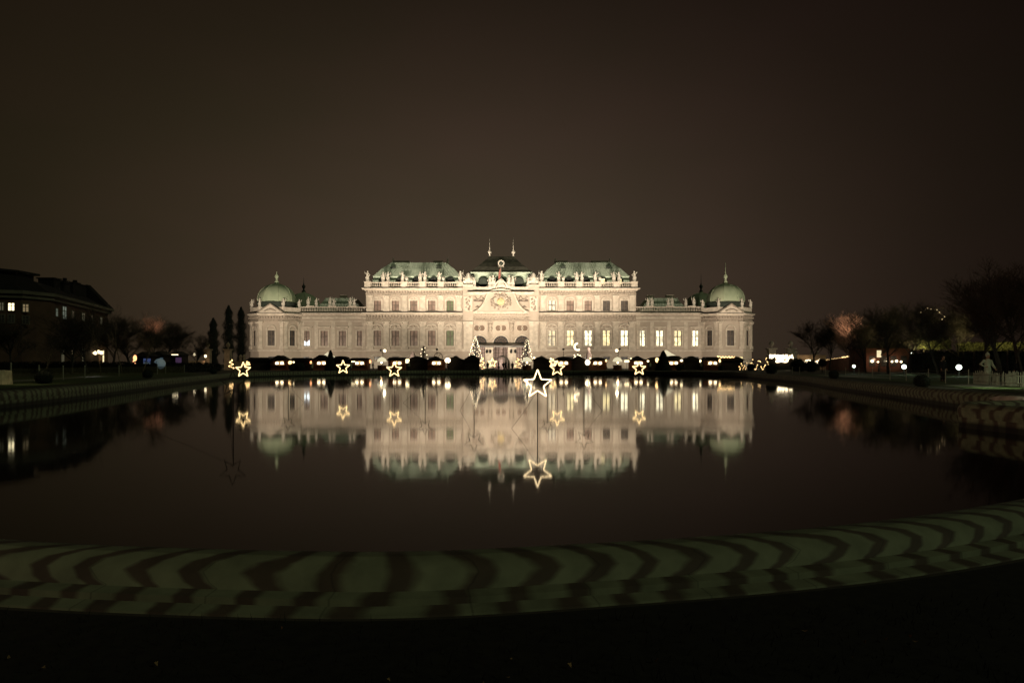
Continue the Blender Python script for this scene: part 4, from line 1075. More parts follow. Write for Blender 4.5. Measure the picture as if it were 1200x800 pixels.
rb.build('ribs', tent_pink, t_); t_.scale = (.9, .9, .9); light('front_wash', 'POINT', (-1.0, -4.5, 2.0), 420, (1, .82, .66), .3, t_)  # added spot without a fixture, brightens the front of the dome tent
# Big dark hoop and small dark things on the forecourt
hp = MB().tube([(.95 * math.cos(2 * PI * k / 20), 0, 4.6 * .0 + 2.9 + .95 * math.sin(2 * PI * k / 20)) for k in range(20)], .07, 5, True)
hp.tube([(-.8, 0, 0), (-.8, 0, 2.5)], .06, 5).tube([(.8, 0, 0), (.8, 0, 2.5)], .06, 5)
for k in range(3): hp.tube([(0, 0, 2.9), (.95 * math.cos(k * 2.1 + 1), 0, 2.9 + .95 * math.sin(k * 2.1 + 1))], .04, 4)
o = tag(hp.build('iron_wheel_sculpture', metal_dark), 'thin dark iron wheel standing above the reddish stall', 'sculpture'); o.location = G(513.7, 165)

# cone topiaries
def cone_topiary(px, Y, pytop, w_, label, seed):
    t_ = empty('cone_topiary', (PX(px, Y), Y, GZ2), label, 'topiary')
    H = PZ(pytop, Y) - GZ2; rn = random.Random(seed)
    MB().tube([(0, 0, 0), (0, 0, H * .9)], [.12, .03], 6).build('trunk', bark, t_)
    c_ = MB(); vs_ = []; nn = 20; kk = 14; fs_ = []
    for k in range(kk):
        q = k / (kk - 1); r_ = w_ / 2 * (1 - q) ** .75 * .95 + .08
        for j in range(nn):
            a = 2 * PI * j / nn; r2 = r_ * (1 + rn.uniform(-.05, .05)); vs_.append((r2 * math.cos(a), r2 * math.sin(a), .08 + (H - .1) * q))
    for k in range(kk - 1):
        for j in range(nn): fs_.append((k * nn + j, k * nn + (j + 1) % nn, (k + 1) * nn + (j + 1) % nn, (k + 1) * nn + j))
    c_.add(vs_, fs_)
    for k in range(1800):
        q = 1 - math.sqrt(rn.random()); q = rn.random() ** 1.4; r_ = w_ / 2 * (1 - q) ** .75 + .1; a = rn.uniform(0, 2 * PI)
        p = Vector((r_ * math.cos(a), r_ * math.sin(a), .1 + (H - .1) * q)); e1 = Vector((rn.uniform(-1, 1), rn.uniform(-1, 1), rn.uniform(-1, 1))) * .08; e2 = Vector((rn.uniform(-1, 1), rn.uniform(-1, 1), rn.uniform(-1, 1))) * .08
        c_.add([p - e1, p + e2, p + e1], [(0, 1, 2)])
    c_.build('foliage', topiary_m, t_)
    return t_
cone_topiary(387.3, 133, 410.3, 2.0, 'slim dark cone topiary before the left glowing tent roof', 1)
cone_topiary(777.3, 133, 410.8, 2.8, 'broad dark cone topiary before the right glowing tent roof', 2)

# dark ball shrubs
def ball_shrub(px, Y, r_, label, seed, cat='topiary ball', stem=0):
    t_ = empty('ball_topiary', (PX(px, Y), Y, GZ2), label, cat); rn = random.Random(seed); c_ = MB()
    zc = stem + r_ * .82
    c_.ball((0, 0, zc), r_ * .9, 14, 10, sz=.92)
    for k in range(900):
        d_ = Vector((rn.gauss(0, 1), rn.gauss(0, 1), rn.gauss(0, 1))).normalized(); p = Vector((0, 0, zc)) + d_ * r_ * rn.uniform(.88, 1.04)
        e1 = Vector((rn.uniform(-1, 1), rn.uniform(-1, 1), rn.uniform(-1, 1))) * r_ * .09; e2 = Vector((rn.uniform(-1, 1), rn.uniform(-1, 1), rn.uniform(-1, 1))) * r_ * .09
        c_.add([p - e1, p + e2, p + e1], [(0, 1, 2)])
    c_.build('foliage', topiary_m, t_)
    MB().tube([(0, 0, -.02), (0, 0, zc)], .05, 6).build('trunk', bark, t_)
    return t_
ball_shrub(51.5, 45.5, .52, 'largest ball topiary on the left bank, beside the mesh fence', 1)
ball_shrub(173, 64, .44, 'ball topiary on the left bank before the blue stall', 2)
ball_shrub(250.3, 92, .46, 'ball topiary on the left bank in front of the gate pillars', 3)
ball_shrub(977, 62, .42, 'ball topiary on the right bank below the red wall', 4)
ball_shrub(1080, 38.5, .40, 'ball topiary on the right bank near the stepped coping', 5)
ball_shrub(904, 92, .75, 'dark ball topiary on the right bank below the lit white stall', 6)
ball_shrub(963.5, 100, .62, 'dark ball topiary at the end of the lit white row, right bank', 7, stem=.9)
for px, Y, r_, lb in ((343, 139, .8, 'low dark bush in front of the orange lantern'), (352, 139, .9, 'low dark bush left of the dim red lantern'), (796, 139, .75, 'low dark bush at the foot of the stall right of the big cone'), (845, 139, .6, 'low dark bush before the last open stall'),
                      (880, 137, .8, 'low dark bush under the orange fairy lights'), (935.5, 120, 1.25, 'dark clipped bush between the two white lit rows'), (951, 118, 1.1, 'dark rounded bush under the lower white lit row')):
    ball_shrub(px, Y, r_, lb, int(px), 'bush')

# ------------------------------------------------------------------ lamp posts on the forecourt
def lamp_post(px, Y, heads, label, cat='street lamp', z=4.3):
    t_ = empty('street_lamp', (PX(px, Y), Y, GZ2), label, cat)
    MB().lathe([(.16, 0), (.14, .5), (.06, .7), (.05, z - .2), (.09, z - .1)], (0, 0, 0), 8).build('post', metal_dark, t_)
    a_ = MB(); 
    for dx, dz, lit in heads:
        MB().tube([(0, 0, z - .5), (dx * .6, 0, z - .35), (dx, 0, z + dz - .35)], .035, 5).build('arm', metal_dark, t_)
        g_ = MB().ball((dx, 0, z + dz), .36 if lit else .28, 10, 8).build('lamp_globe', globe_m if lit else metal_dark, t_, True)
        if lit: light('lamp_light', 'POINT', (dx, -.6, z + dz), 40, (1, .85, .6), .3, t_)
    return t_
lamp_post(448.6, 165, ((.45, .0, True), (-.42, .12, False)), 'lamp post with lit right globe and dark left head, above the left dome stand')
lamp_post(724.4, 165, ((-.33, .05, True), (.35, .4, False)), 'lamp post with lit left globe and dark right head, above the right dome stand')
lamp_post(512, 167, ((.0, .35, False),), 'unlit dark lamp post behind the reddish stall')
lamp_post(660.3, 167, ((.0, .4, False),), 'unlit dark lamp post behind the stall near the shore star')

# ================================================================== STARS
def star_pts(r1, r2=None):
    r2 = r2 or r1 * .42
    return [((r1 if k % 2 == 0 else r2) * math.sin(PI * k / 5), 0, (r1 if k % 2 == 0 else r2) * math.cos(PI * k / 5)) for k in range(10)]
def star(px, py, Y, wpx, lit, label, guys=(), rope=None, base=0.0, pole=True, rz=0):
    r1 = wpx / 2 * Y / F / math.sin(R(72)) * .95; z = PZ(py, Y)
    t_ = empty('light_star' if lit else 'unlit_star', (PX(px, Y), Y, base), label, 'star light' if lit else 'star frame', rz=rz)
    z -= base
    fr_ = MB().tube([(x, .045 if lit else 0, z + zz) for x, _, zz in star_pts(r1)], .018, 6, True)
    fr_.build('star_frame', metal_dark, t_)
    if lit:
        pts = star_pts(r1); dense = []
        for a in range(10):
            p, q = Vector(pts[a]), Vector(pts[(a + 1) % 10])
            for k in range(6): dense.append(tuple(p.lerp(q, k / 6) + Vector((0, 0, z))))
        rr_ = .0135 * Y / 30 + .007
        MB().tube(dense, [rr_ * (1.3 if i % 2 else .75) for i in range(len(dense))], 6, True).build('light_rope', rope or star_rope, t_)
    if pole: MB().tube([(0, .06, -1.0 if base == 0 else 0), (0, .06, z - .42 * r1)], .014, 6).build('pole', metal_dark, t_)
    for gx, gy in guys:
        MB().tube([(0, .06, z - .42 * r1), (gx * .5, gy * .5, (z - .42 * r1) * .45), (gx, gy, -.02)], .0045, 4).build('guy_wire', metal_dark, t_)
    return t_
star(630, 450.2, 20.35, 35, True, 'largest and nearest glowing star on a pole in the water', ((-.75, -.1),), star_rope_b)
star(285, 433.2, 43, 18.5, True, 'leftmost glowing star over the water, below the left gate pillars')
star(402, 430.2, 51, 16.5, True, 'glowing star over the water just right of the slim cone topiary')
star(462, 433.2, 43.5, 18.5, True, 'glowing star over the water in front of the left block stalls')
star(653, 431.5, 45, 18.5, True, 'glowing star over the water just right of the nearest big star')
star(749, 431.8, 45.5, 16.5, True, 'rightmost glowing star over the water')
star(272.5, 449.5, 20.5, 32, False, 'large unlit wire star below the leftmost glowing star', ((-2.4, -.3), (.35, -.9), (-.3, .6)))
star(337.5, 446.5, 34, 17, False, 'unlit wire star left of the slim cone topiary, over the water', ((.9, -.4),))
star(498, 443.0, 33.8, 19, False, 'unlit wire star over the water left of the portal', ((-1.0, -.3),))
star(555.5, 443.5, 28.2, 25, False, 'unlit wire star over the water in line with the dense fir', ((-.55, -.2),))
star(641.5, 444.0, 34, 16, False, 'small unlit wire star hidden behind the nearest big star')
star(684.5, 446.0, 28.2, 22.5, False, 'unlit wire star over the water right of the big star', ((.7, -.2),))
star(577, 425.0, 136, 11, True, 'small glowing star on the far bank in front of the portal', base=GZ2)
star(648.0, 424.5, 138, 9, True, 'small glowing star on the far bank beside the near shore stall', base=GZ2)
def spiral_sculpture(px, py0, py1, Y, w_, label, m, seed, figure=True):
    t_ = empty('light_figure', (PX(px, Y), Y, GZ2), label, 'light figure')
    z0 = PZ(py1, Y) - GZ2; z1 = PZ(py0, Y) - GZ2; b_ = MB(); nn = 22; pts = []
    for k in range(nn):
        q = k / (nn - 1); x = w_ / 2 * math.sin(q * 14 + seed) * (1 - .6 * q); z = z0 + (z1 - z0) * q
        b_.ball((x, -.05, z), .085, 6, 4); pts.append((x, 0, z))
    b_.build('bulbs', m, t_)
    MB().tube(pts, .025, 4).tube([(0, 0, 0), (pts[0][0] * .2, 0, z0 + .05)], .03, 4).build('wire_frame', metal_dark, t_)
    return t_
spiral_sculpture(565.0, 419.5, 432, 138, 1.1, 'little santa-like light figure left of the small portal star', bulb_gold, 0)
spiral_sculpture(606.5, 419.8, 431, 138, 1.2, 'leaning light figure right of the portal dome tent', bulb_gold, 2)
spiral_sculpture(271.0, 421.5, 431.5, 128, 1.0, 'golden light figure at the foot of the right-hand gate pillar', bulb_gold, 1)
spiral_sculpture(290.5, 423.5, 428.5, 128, .9, 'small golden light figure right of the leftmost glowing star', bulb_gold, 4)

# ================================================================== TREES
def branch_tree(seed, H, spread, trunk_h, levels=5, lean=0.0, tr=.18, tw=.017, density=1.0, up=.5):
    """returns (trunk_and_limbs, twig crown) meshes; radii are for a ten metre tree"""
    rn = random.Random(seed); tm = MB(); cm_ = MB()
    def grow(p, d, L_, r_, lv):
        pts = [p]; rad = [r_]; q = p.copy(); dd = d.copy(); seg = 4 if lv < 3 else (3 if lv < 5 else 2)
        for k in range(seg):
            g_ = .10 if lv < 2 else .2
            dd = (dd + Vector((rn.gauss(0, g_), rn.gauss(0, g_), rn.gauss(.05, .09)))).normalized()
            q = q + dd * L_ / seg; pts.append(q.copy()); rad.append(max(tw * .6, r_ * (1 - .45 * (k + 1) / seg)))
        (tm if lv < 3 else cm_).tube(pts, rad, 6 if lv < 2 else (4 if lv < 3 else 3))
        if lv >= levels: return
        nb = int(round(rn.uniform(3.2, 4.8) * density)) if lv > 0 else int(8 * density)
        for k in range(max(2, nb)):
            t_ = rn.uniform(.25, 1) if lv > 0 else rn.uniform(.5, 1)
            i_ = min(int(t_ * seg), seg - 1); b0 = pts[i_].lerp(pts[i_ + 1], t_ * seg - i_)
            a = rn.uniform(0, 2 * PI); tilt = rn.uniform(.45, 1.15)
            side = Vector((math.cos(a), math.sin(a), 0)); nd = (dd * math.cos(tilt) + side * math.sin(tilt) * spread + Vector((0, 0, up * .3))).normalized()
            grow(b0, nd, L_ * rn.uniform(.5, .74), max(tw, rad[i_] * rn.uniform(.42, .6)), lv + 1)
        grow(pts[-1], dd, L_ * .62, rad[-1] * .85, lv + 1)
    grow(Vector((0, 0, -.05)), Vector((lean, 0, 1)).normalized(), trunk_h, tr, 0)
    zmax = max(v.z for v in cm_.v + tm.v)
    k_ = H / zmax
    for m in (tm, cm_):
        for v in m.v: v *= k_
    return tm, cm_
PROTO = {}
def tree(px, Y, pytop, label, proto, name='bare_tree', cat='tree', group=None, wscale=1.0, twigm=None, trunkm=None, rz=0, x=None):
    H = PZ(pytop, Y) - GZ2
    loc = ((PX(px, Y) if x is None else x), Y, GZ2)
    if proto not in PROTO:
        tm, cm_ = branch_tree(*TREE[proto])
        t_ = empty(name, loc, label, cat, group)
        tm.build('trunk', trunkm or bark, t_); cm_.build('crown', twigm or twig, t_)
        PROTO[proto] = t_
    else:
        t_ = dup(PROTO[proto], loc, label, group); t_.name = name
        if trunkm or twigm:
            for c in kids(t_):
                m_2 = (trunkm if c.name.startswith('trunk') else twigm)
                if m_2: c.data = c.data.copy(); c.data.materials[0] = m_2
    t_.rotation_euler = (0, 0, rz); s_ = H / 10.0; t_.scale = (s_ * wscale, s_ * wscale, s_)
    return t_
TREE = {'a': (11, 10, 1.0, 4.2, 5, 0, .17, .0095, 1.0), 'b': (23, 10, .85, 4.6, 5, .03, .15, .0095, 1.0), 'c': (37, 10, 1.15, 4.0, 5, -.04, .19, .0095, 1.0), 'young': (5, 10, .8, 5.0, 4, 0, .10, .010, .9), 'big': (71, 10, 1.0, 4.2, 5, .05, .17, .0055, 1.12)}
# left avenue
LT = [(-22, 62, 356, 'b', 1.0, 'bare tree at the left edge of the frame in front of the corner house'), (12, 66, 366, 'a', 1.1, 'dark bare tree below the lit window of the corner house'),
      (51, 47, 378, 'young', 1.15, 'young bare tree with pale lit trunk behind the largest left ball topiary'), (84, 84, 366, 'c', 1.15, 'dark bare tree before the middle of the corner house'),
      (104, 92, 362, 'b', 1.2, 'dark bare tree before the far end of the corner house'), (118, 80, 343, 'young', .7, 'tall narrow bare tree beyond the corner house gable'), (131, 104, 365, 'a', 1.2, 'dark bare tree right of the cluster of yellow wall lamps'),
      (143, 95, 352, 'young', .75, 'second tall narrow bare tree, left of the pink lit crown'), (153, 112, 368, 'c', 1.2, 'dark bare tree above the red light figure'), (167, 66, 360, 'young', .95, 'slim bare tree with bluish trunk next to the ball topiary by the blue stall'),
      (194, 125, 372, 'a', 1.2, 'dark bare tree in front of the violet stall'), (211, 132, 376, 'b', 1.15, 'dark bare tree above the violet stall roof'), (229, 142, 388, 'c', 1.1, 'low dark bare tree left of the gate pillars')]
for px, Y, top, pr, ws, lb in LT:
    tree(px, Y, top, lb, pr, wscale=ws, rz=px * .7, group='bare trees of the left avenue', trunkm=bark_lit if px == 51 else None)
tp = tree(180, 138, 366, 'bare tree with pink and orange lit crown behind the left avenue', 'c', wscale=1.0, twigm=twig_lit, trunkm=bark_lit, rz=2)
light('uplight', 'SPOT', (PX(183, 133), 133, PZ(398, 133)), 1500, (1, .62, .42), .3, None, (PX(180, 138), 138, PZ(366, 138)), 60)
# right avenue
RT = [(956, 150, 372, 'a', 1.1, 'leftmost bare tree of the right avenue, above the lit white row'), (972, 140, 366, 'b', 1.1, 'dark bare tree left of the orange lit crown'),
      (1015, 108, 360, 'b', 1.0, 'bare tree with straight dark trunk between the orange crown and the lit doorway'), (1030, 118, 356, 'c', 1.0, 'bare tree behind the lit doorway of the reddish building'), (1041, 94, 352, 'a', 1.05, 'dark bare tree in front of the row of small lamps'),
      (1064, 104, 350, 'c', 1.05, 'bare tree left of the glowing vertical strip'), (1085, 118, 354, 'young', 1.4, 'thin pale trunked tree among yellowish leaves on the right'), (1100, 84, 350, 'b', 1.15, 'dark bare tree right of the ball topiary on the right bank'),
      (1121, 92, 350, 'a', 1.2, 'dark bare tree above the greenish bollard lamp'), (1145, 60, 312, 'b', .95, 'tall bare tree left of the pale coated person'), (1172, 74, 312, 'c', 1.1, 'broad bare tree behind the pale coated person')]
for px, Y, top, pr, ws, lb in RT:
    tree(px, Y, top, lb, pr, wscale=ws, rz=px * .9, group='bare trees of the right avenue')
tree(1197, 46, 288, 'largest bare tree at the right edge, with a thick dark trunk', 'big', wscale=.95, group='bare trees of the right avenue')
to = tree(997, 128, 363, 'bare tree with glowing orange crown on the right avenue', 'c', wscale=.95, twigm=twig_lit, trunkm=bark_lit, rz=1)
light('uplight', 'SPOT', (PX(996, 122), 122, PZ(398, 122)), 4200, (1, .66, .44), .3, None, (PX(997, 128), 128, PZ(368, 128)), 66)
house_glint = emitmat('faint_bulb', (1, .7, .35), .8)
# few tiny lights in the crown above the yellowish hedge
tl = MB(); rn = random.Random(6)
for px, py in ((1079, 366), (1087, 361), (1098, 363), (1101, 366), (1107, 371), (1104, 374), (1091, 362)): tl.ball((PX(px, 84), 84, PZ(py, 84)), .06, 6, 4)
tl.tube([(PX(px, 84), 84.02, PZ(py, 84)) for px, py in ((1079, 366), (1087, 361), (1091, 362), (1098, 363), (1101, 366), (1107, 371), (1104, 374))], .003, 3)
tag(tl.build('light_string', house_glint), 'faint string of tiny lights in the crown of a right avenue tree', 'string lights')

def poplar(px, Y, pytop, w_, label, seed):
    t_ = empty('poplar_tree', (PX(px, Y), Y, GZ2), label, 'tree', 'dark columnar poplars left of the palace'); rn = random.Random(seed); H = PZ(pytop, Y) - GZ2
    MB().tube([(0, 0, -.05), (0, 0, H * .9)], [.25, .04], 7).build('trunk', bark, t_)
    c_ = MB()
    for k in range(7000):
        h = rn.random(); r_ = w_ / 2 * (math.sin(PI * min(1, .12 + h * .88)) ** .55) * math.sqrt(rn.random()) * (1 + .25 * math.sin(h * 30 + rn.uniform(-.5, .5))); a = rn.uniform(0, 2 * PI)
        p = Vector((r_ * math.cos(a), r_ * math.sin(a), .8 + (H - .8) * h)); d_ = Vector((math.cos(a) * .3, math.sin(a) * .3, 1)).normalized() * rn.uniform(.4, .8); sd_ = Vector((-math.sin(a), math.cos(a), 0)) * rn.uniform(.05, .12)
        c_.add([p - sd_, p + sd_, p + d_], [(0, 1, 2)])
    c_.build('crown', topiary_m, t_)
poplar(250, 250, 374, 4.0, 'leftmost and shortest dark poplar left of the palace', 1)
poplar(268, 255, 359, 4.4, 'tall dark poplar above the right gate pillar', 2)
poplar(282.5, 262, 361, 4.2, 'dark poplar touching the left corner pavilion', 3)

# ================================================================== LEFT SIDE: corner house, hedge, fence, stalls, gate
hb = empty('corner_house', (0, 0, GZ2), 'dark four storey corner house with mansard roof and few lit windows, far left', 'house')
ZC = PZ(345, 108) - GZ2          # eaves
P = [(-112, 104), (-82, 104), (-73.0, 107.5), (-71.5, 112), (-79.5, 142), (-112, 146)]
b_ = MB().flatprism(P, 0, ZC); b_.build('house_wall', house_wall, hb)
b_ = MB().flatprism([(-113, 103.2), (-81.8, 103.2), (-72.4, 106.9), (-70.7, 112), (-78.8, 143), (-113, 147)], ZC, ZC + .5)
b_.flatprism([(-112.6, 103.6), (-81.9, 103.6), (-72.7, 107.2), (-71.1, 112), (-79.1, 142.6), (-112.6, 146.6)], ZC - .6, ZC - .003); b_.build('eaves_cornice', house_pale, hb)
def hroof(mb, base, top, z0, z1):
    k = len(base); mb.add([(x, y, z0) for x, y in base] + [(x, y, z1) for x, y in top], [(i, (i + 1) % k, k + (i + 1) % k, k + i) for i in range(k)] + [tuple(range(k, 2 * k))])
r = MB(); inn = [(-111, 106), (-83, 106), (-76, 109), (-75, 113), (-82.5, 140), (-111, 143)]
hroof(r, P, inn, ZC + .5, ZC + 2.6); hroof(r, inn, [(-108, 112), (-88, 112), (-84, 114), (-84, 118), (-90, 134), (-108, 136)], ZC + 2.6, ZC + 3.6)
ro = r.build('mansard_roof', house_roof, hb)
t2 = MB(); t2.flatprism([(-82, 105), (-76, 105), (-74.2, 108), (-74.2, 112), (-82, 112)], ZC + .5, ZC + 3.3); t2.flatprism([(-82.6, 104.4), (-75.6, 104.4), (-73.6, 107.6), (-73.6, 112.6), (-82.6, 112.6)], ZC + 3.303, ZC + 3.6)
tw = t2.build('corner_tower', house_roof, hb)
a_ = MB().tube([(-78.6 + 1.0 * math.cos(PI * k / 10), 104.9, ZC + 2.2 + 1.0 * math.sin(PI * k / 10)) for k in range(11)], .16, 6); a_.box(-79.7, -79.4, 104.8, 105, ZC + .6, ZC + 2.2); a_.box(-77.8, -77.5, 104.8, 105, ZC + .6, ZC + 2.2)
a_.build('tower_dormer', house_pale, tw)
for (x, y, h_) in ((-78.2, 122, 2.9), (-79.0, 126, 2.6), (-80.4, 131, 3.2), (-82.0, 136, 3.3)):
    MB().box(x - 1.3, x + 1.3, y - .9, y + .9, ZC + 1.2, ZC + h_ + 1.0).box(x - 1.5, x + 1.5, y - 1.1, y + 1.1, ZC + h_ + 1.003, ZC + h_ + 1.2).build('chimney', house_roof, ro)
for k, (x, y, w_, h_) in enumerate(((-76.6, 116, .5, 2.3), (-77.4, 119, .9, 2.0), (-79.6, 128.5, .6, 4.4), (-80.8, 133.5, .7, 4.6), (-83.6, 138.5, .5, 4.7), (-84, 106.5, .6, 5.0))):
    MB().box(x - w_, x + w_, y - w_, y + w_, ZC + 1.0, ZC + h_).box(x - w_ * .4, x + w_ * .4, y - w_ * .4, y + w_ * .4, ZC + h_ + .003, ZC + h_ + .5).build('chimney', house_roof, ro)
MB().prism([(-88, ZC + .5), (-78.9, ZC + .5), (-83.5, ZC + 5.2)], 141.5, 143).build('end_gable', house_roof, ro)
house_lit = emitmat('house_lit', (1, .86, .5), 2.2); house_dim = emitmat('house_dim', (.8, .66, .4), .06); house_mid = emitmat('house_mid', (1, .7, .35), .16); house_cold = emitmat('house_cold', (.75, .9, .75), .12)
def hwin(px, py, wm_, hm, m, side=False, label=None):
    """on the front face (y = 104) or on the long side that runs away from the pool"""
    if not side:
        Y = 104; x = PX(px, Y); z = PZ(py, Y) - GZ2
        if x > -82: 
            t = (x + 82) / 9.0; Y = 104 + 3.5 * t; x = PX(px, Y); t = (x + 82) / 9.0; Y = 104 + 3.5 * t
            M = Matrix.Translation((x, Y, 0)) @ Matrix.Rotation(math.atan2(3.5, 9.0), 4, 'Z')
        else: M = Matrix.Translation((x, Y, 0))
    else:
        # side line from (-71.5,112) to (-79.5,142)
        k = (px - 600) / F; t = (k * 112 + 71.5) / (-8 - k * 30); t = max(0.02, min(.98, t)); x = -71.5 - 8 * t; Y = 112 + 30 * t; z = PZ(py, Y) - GZ2
        M = Matrix.Translation((x, Y, 0)) @ Matrix.Rotation(math.atan2(30, -8), 4, 'Z')
    f_ = MB()
    for q in ((-wm_ / 2 - .15, -wm_ / 2, -hm / 2 - .15, hm / 2 + .15), (wm_ / 2, wm_ / 2 + .15, -hm / 2 - .15, hm / 2 + .15), (-wm_ / 2, wm_ / 2, hm / 2, hm / 2 + .15), (-wm_ / 2, wm_ / 2, -hm / 2 - .15, -hm / 2), (-.05, .05, -hm / 2, hm / 2), (-wm_ / 2, wm_ / 2, hm * .12, hm * .18)):
        f_.box(q[0], q[1], -.12, .02, z + q[2], z + q[3], M)
    f_.build('window_frame', house_pale if m is not house_lit else house_wall, hb)
    w_ = MB().box(-wm_ / 2 + .01, wm_ / 2 - .01, -.07, -.02, z - hm / 2 + .01, z + hm / 2 - .01, M).build('window_pane', m, hb)
    if label: w_['label'] = label
hwin(19.3, 357.5, .75, 1.1, house_lit, label='brightly lit window of the corner house'); hwin(7.3, 357.3, .5, 1.1, house_dim); hwin(37, 358.5, .7, 1.1, house_mid)
for px, py in ((-6, 357.3), (7, 372), (19.3, 372), (37, 373)): hwin(px, py, .7, 1.1, pane_dark)
hwin(66, 366, .9, 1.2, house_cold, True); hwin(75, 366.5, 1.8, 2.0, house_cold, True); hwin(97, 371.5, 1.5, 1.4, house_dim, True); hwin(85, 369, 1.2, 1.3, pane_dark, True); hwin(108, 374, 1.3, 1.3, pane_dark, True); hwin(118, 376, 1.3, 1.3, house_dim, True)
hwin(73, 417, 1.3, 2.0, house_dim, True); hwin(84.5, 415.5, 1.0, 2.4, house_mid, True); hwin(97, 416, 1.2, 2.2, house_dim, True); hwin(120.5, 417.5, .9, 2.3, house_lit, True)
for (px, py, m) in ((58, 344.5, house_lit), (62, 346.5, house_lit), (72, 349, house_mid)):
    k = (px - 600) / F; t = (k * 113 + 75) / (-7.5 - k * 27); x = -75 - 7.5 * t + .7; Y = 113 + 27 * t
    M = Matrix.Translation((x, Y, 0)) @ Matrix.Rotation(math.atan2(30, -8), 4, 'Z'); z = PZ(py, Y) - GZ2
    d_ = MB().box(-.9, .9, -.1, 2.0, z - .7, z + .7, M).build('dormer', house_roof, ro)
    MB().box(-.6, .6, -.16, -.103, z - .25, z + .35, M).build('pane', m if m is house_lit else house_dim, d_)
# entrance lamps on the house
for i, (px, py) in enumerate(((108.5, 413.5), (112.3, 412.2), (115.6, 413.2))):
    k = (px - 600) / F; t = (k * 112 + 71.5) / (-8 - k * 30); x = -71.5 - 8 * min(t, .98) + .5; Y = 112 + 30 * min(t, .98)
    g_ = MB().ball((x, Y, PZ(py, Y) - GZ2), .33, 8, 6).box(x - .6, x, Y - .04, Y + .04, PZ(py, Y) - GZ2 - .05, PZ(py, Y) - GZ2 + .05).build('wall_lamp', wall_glow, hb, True)
light('entrance_light', 'POINT', (-76.2, 137, 3.0), 260, (1, .72, .35), .3)
# hedges
def hedge(x0, y0, x1, y1, z0, z1, th, m, label, seed, leafy=1500, trunks=0, name='hedge', cat='hedge'):
    t_ = empty(name, (x0, y0, GZ2), label, cat); rn = random.Random(seed); d_ = Vector((x1 - x0, y1 - y0, 0)); L_ = d_.length; M = Matrix.Rotation(math.atan2(d_.y, d_.x), 4, 'Z')
    c_ = MB()
    nn = int(L_ / .6)
    for i in range(nn):                # body of overlapping uneven clumps keeps the hedge solid
        c_.box(L_ * i / nn, L_ * (i + 1) / nn - .004, -th / 2 * rn.uniform(.8, .95), th / 2 * .9, z0 + rn.uniform(.05, .18), z1 - rn.uniform(.08, .25), M)
    for k in range(leafy):
        p = Vector((rn.uniform(0, L_), rn.choice((-1, 1)) * th / 2 * rn.uniform(.75, 1.05), rn.uniform(z0, z1)))
        if rn.random() < .35: p = Vector((rn.uniform(0, L_), rn.uniform(-th / 2, th / 2), z1 + rn.uniform(-.2, .12)))
        e1 = Vector((rn.uniform(-1, 1), rn.uniform(-1, 1), rn.uniform(-1, 1))) * .22; e2 = Vector((rn.uniform(-1, 1), rn.uniform(-1, 1), rn.uniform(-1, 1))) * .22
        c_.add([p - e1, p + e2, p + e1], [(0, 1, 2)], M)
    c_.build('foliage', m, t_)
    for k in range(trunks):
        x = L_ * (k + .5) / trunks; MB().tube([(x, 0, -.05), (x, 0, z0 + .4)], .12, 6, M=M).build('trunk', bark, t_)
    return t_
hedge(-72, 98, -49, 100, 0, 1.45, 1.4, hedge_dark, 'low black hedge in front of the corner house', 1)
hedge(-49.5, 100, -50.5, 124, 0, 1.3, 1.2, hedge_dark, 'low black hedge running toward the blue stall', 2)
# mesh fence on the left bank
fe = empty('mesh_fence', (0, 0, GZ2), 'diamond mesh fence on pale posts along the left lawn', 'fence')
fpx = [(13, 45.5, 1.3), (45.8, 50, 1.15), (74, 56, 1.1), (99.5, 62, 1.1), (139.5, 72, 1.1), (184.5, 86, 1.15), (194, 92, 1.1), (216, 102, 1.1)]
fpts = [(PX(px, Y), Y, h_) for px, Y, h_ in fpx]
for x, y, h_ in fpts:
    MB().tube([(x, y, 0), (x, y, h_)], .05 if x > -33 and y > 46 else .04, 6).ball((x, y, h_), .06, 6, 4).build('post', post_pale, fe)
for (x0, y0, h0), (x1, y1, h1) in zip(fpts, fpts[1:]):
    m = MB(); L_ = math.hypot(x1 - x0, y1 - y0); st = .22 if y0 < 60 else .3; k = int(L_ / st); hh = .98
    for i in range(-int(hh / st), k):
        for s_ in (1, -1):
            a = i * st; b2 = a + hh; za, zb = (0.05, hh) if s_ > 0 else (hh, .05)
            a_, b3 = max(a, 0), min(b2, L_)
            if b3 <= a_: continue
            f0 = (a_ - a) / hh; f1 = (b3 - a) / hh
            p = (x0 + (x1 - x0) * a_ / L_, y0 + (y1 - y0) * a_ / L_, za + (zb - za) * f0); q = (x0 + (x1 - x0) * b3 / L_, y0 + (y1 - y0) * b3 / L_, za + (zb - za) * f1)
            m.tube([p, q], .008 if y0 < 60 else .010, 3)
    m.build('mesh_panel', net_m, fe)
